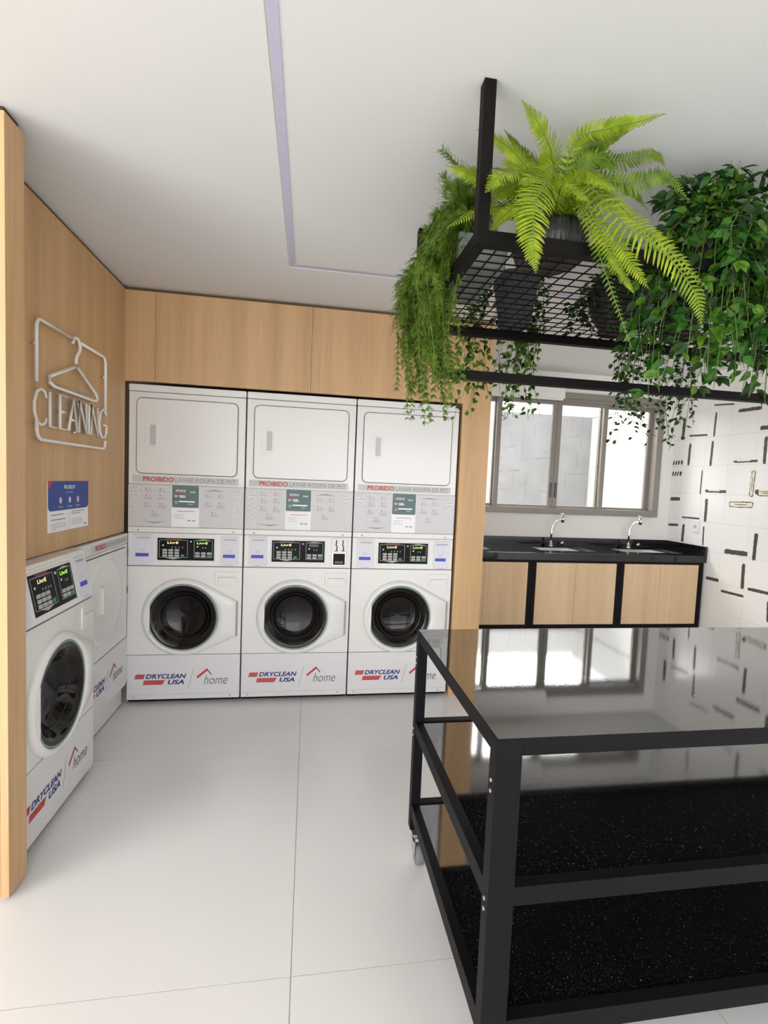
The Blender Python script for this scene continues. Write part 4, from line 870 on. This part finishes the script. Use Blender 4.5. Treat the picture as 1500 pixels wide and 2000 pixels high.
def leaf(m, b, d, nrm, L_, W_, mt):
    d = d.normalized(); s = d.cross(nrm)
    if s.length < .05: s = d.cross(Vector((1, .3, .2)))
    s.normalize(); nn = s.cross(d).normalized()
    P = lambda t, w, h: b + d * (L_ * t) + s * (W_ * w) + nn * (L_ * h)
    vs = [P(0, 0, 0), P(.28, -.42, .05), P(.28, 0, -.02), P(.28, .42, .05), P(.62, -.36, .02), P(.62, 0, -.06), P(.62, .36, .02), P(1, 0, -.14)]
    m.add(vs, [(0, 2, 1), (0, 3, 2), (1, 2, 5, 4), (2, 3, 6, 5), (4, 5, 7), (5, 6, 7)], mt, True)
def vine(par, pts, nleaf, L_, mts, W=.55, tri=0.5, nm='vine'):
    n = 30; path = bez(pts, n); m = MB(); m.tube(path[::3], .0010, 'stem', 4)
    for i in range(nleaf):
        t_ = .04 + .96 * (i + rnd.random() * .6) / nleaf; t_ = min(t_, 1); k = min(int(t_ * n), n - 1); p = path[k].lerp(path[k + 1], t_ * n - k); d = (path[k + 1] - path[max(0, k - 1)]).normalized()
        a = rnd.uniform(0, 2 * PI); out = Vector((math.cos(a), math.sin(a), rnd.uniform(-.5, .35))); nrm = Vector((rnd.uniform(-.5, .5), -1 + rnd.uniform(-.3, .7), rnd.uniform(-.2, .9)))
        st = p + out * L_ * .3; m.tube([p, st], .0008, 'stem', 3); mt = rnd.choice(mts)
        for q in range(3 if rnd.random() < tri else 1):
            dd = (out + d * .4 + Vector((rnd.uniform(-.9, .9), rnd.uniform(-.5, .5), rnd.uniform(-.9, .3)))).normalized(); leaf(m, st, dd, nrm, L_ * rnd.uniform(.7, 1.15), L_ * W * rnd.uniform(.85, 1.15), mt)
    return m.build(nm, par)
def trailing(par, ph, nv, drops, rad, L_, mts, nleaf, updir=6, front=None, spread=1.0, uplen=.12, pr=.09):
    for k in range(nv):
        a = 2 * PI * (k + rnd.random() * .5) / nv if front is None else rnd.uniform(*front)
        dr = rnd.uniform(*drops); R_ = rad * rnd.uniform(.75, 1.2); c, s = math.cos(a), math.sin(a)
        j = lambda q=.03: rnd.uniform(-q, q)
        vine(par, [(c * pr * .3, s * pr * .3, ph), (c * pr, s * pr, ph + rnd.uniform(.02, .07)), (c * R_, s * R_ * spread, ph - dr * .2), (c * R_ * 1.08 + j(), s * R_ * spread + j(.02), ph - dr * .6), (c * R_ * 1.1 + j(.05), s * R_ * spread + j(), ph - dr)], nleaf, L_, mts)
    for k in range(updir):
        a = rnd.uniform(0, 2 * PI); c, s = math.cos(a), math.sin(a); r1 = rnd.uniform(.2, .9) * rad; vine(par, [(c * .02, s * .02, ph), (c * r1 * .6, s * r1 * .6, ph + uplen * .6), (c * r1, s * r1, ph + uplen * rnd.uniform(.6, 1.1))], int(nleaf * .6), L_, mts)

S_ = thing('trailing_plant', 'small leaved trailing plant in a rough grey stone pot behind the fern', 'potted plant', (1.955, -1.078, MZ), 0)
pot(S_, [(.066, 0), (.070, .004), (.100, .17), (.104, .175), (.104, .215)], 'stonepot', 8, poly=True)
for k in range(40):
    a = rnd.uniform(-.25, PI + .25) if k % 3 else rnd.uniform(-.5, PI + .5); c, s = math.cos(a), math.sin(a); R_ = rnd.uniform(.13, .19); dr = rnd.uniform(.25, .60)
    ye = max(s * R_, .06 if abs(c) < .8 else -.02) + .05
    vine(S_, [(c * .03, s * .03, .20), (c * .11, s * .11, .235), (c * R_, ye * .8 + .03, .20 - dr * .25), (c * R_ * 1.05 + rnd.uniform(-.03, .03), ye + .05, .20 - dr * .65), (c * R_ + rnd.uniform(-.05, .05), ye + rnd.uniform(.02, .08), .20 - dr)], 20, .031, ['ivyd', 'ivy', 'ivyl', 'ivyl'])
D_ = thing('bushy_plant', 'dark leaved bushy plant in a dark pot near the middle of the mesh shelf', 'potted plant', (2.42, -1.12, MZ))
pot(D_, [(.070, 0), (.072, .02), (.105, .07), (.125, .14), (.130, .19)], 'brownpot', 28)
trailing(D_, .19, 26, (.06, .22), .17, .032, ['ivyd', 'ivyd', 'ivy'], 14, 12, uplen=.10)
G_ = thing('trailing_plant', 'dark small leaved vine hanging over the back edge of the rack', 'potted plant', (2.72, -1.13, MZ))
pot(G_, [(.070, 0), (.075, .01), (.10, .17)], 'brownpot', 24)
for k in range(44):
    a = rnd.uniform(-.3, PI + .3); c, s = math.cos(a), math.sin(a); R_ = rnd.uniform(.10, .20); dr = rnd.uniform(.30, .66)
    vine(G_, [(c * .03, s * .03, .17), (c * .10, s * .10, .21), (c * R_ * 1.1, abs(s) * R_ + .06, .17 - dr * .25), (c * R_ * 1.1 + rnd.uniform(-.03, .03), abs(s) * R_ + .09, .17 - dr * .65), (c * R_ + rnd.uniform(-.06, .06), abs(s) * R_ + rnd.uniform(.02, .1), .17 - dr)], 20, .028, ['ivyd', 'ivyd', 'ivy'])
I1 = thing('ivy_plant', 'broad leaved green climber right of the fern, hanging below the lower rail', 'potted plant', (2.36, -1.66, MZ))
pot(I1, [(.070, 0), (.075, .01), (.10, .15)], 'pot', 24)
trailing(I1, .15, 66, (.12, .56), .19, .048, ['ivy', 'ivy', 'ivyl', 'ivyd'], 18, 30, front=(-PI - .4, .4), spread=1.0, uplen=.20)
I2 = thing('ivy_plant', 'broad leaved green climber at the right edge of the picture', 'potted plant', (2.66, -1.66, MZ))
pot(I2, [(.070, 0), (.075, .01), (.10, .15)], 'pot', 24)
trailing(I2, .15, 66, (.12, .48), .20, .048, ['ivy', 'ivy', 'ivyl', 'ivyd'], 18, 30, front=(-PI - .5, .5), spread=1.0, uplen=.20)
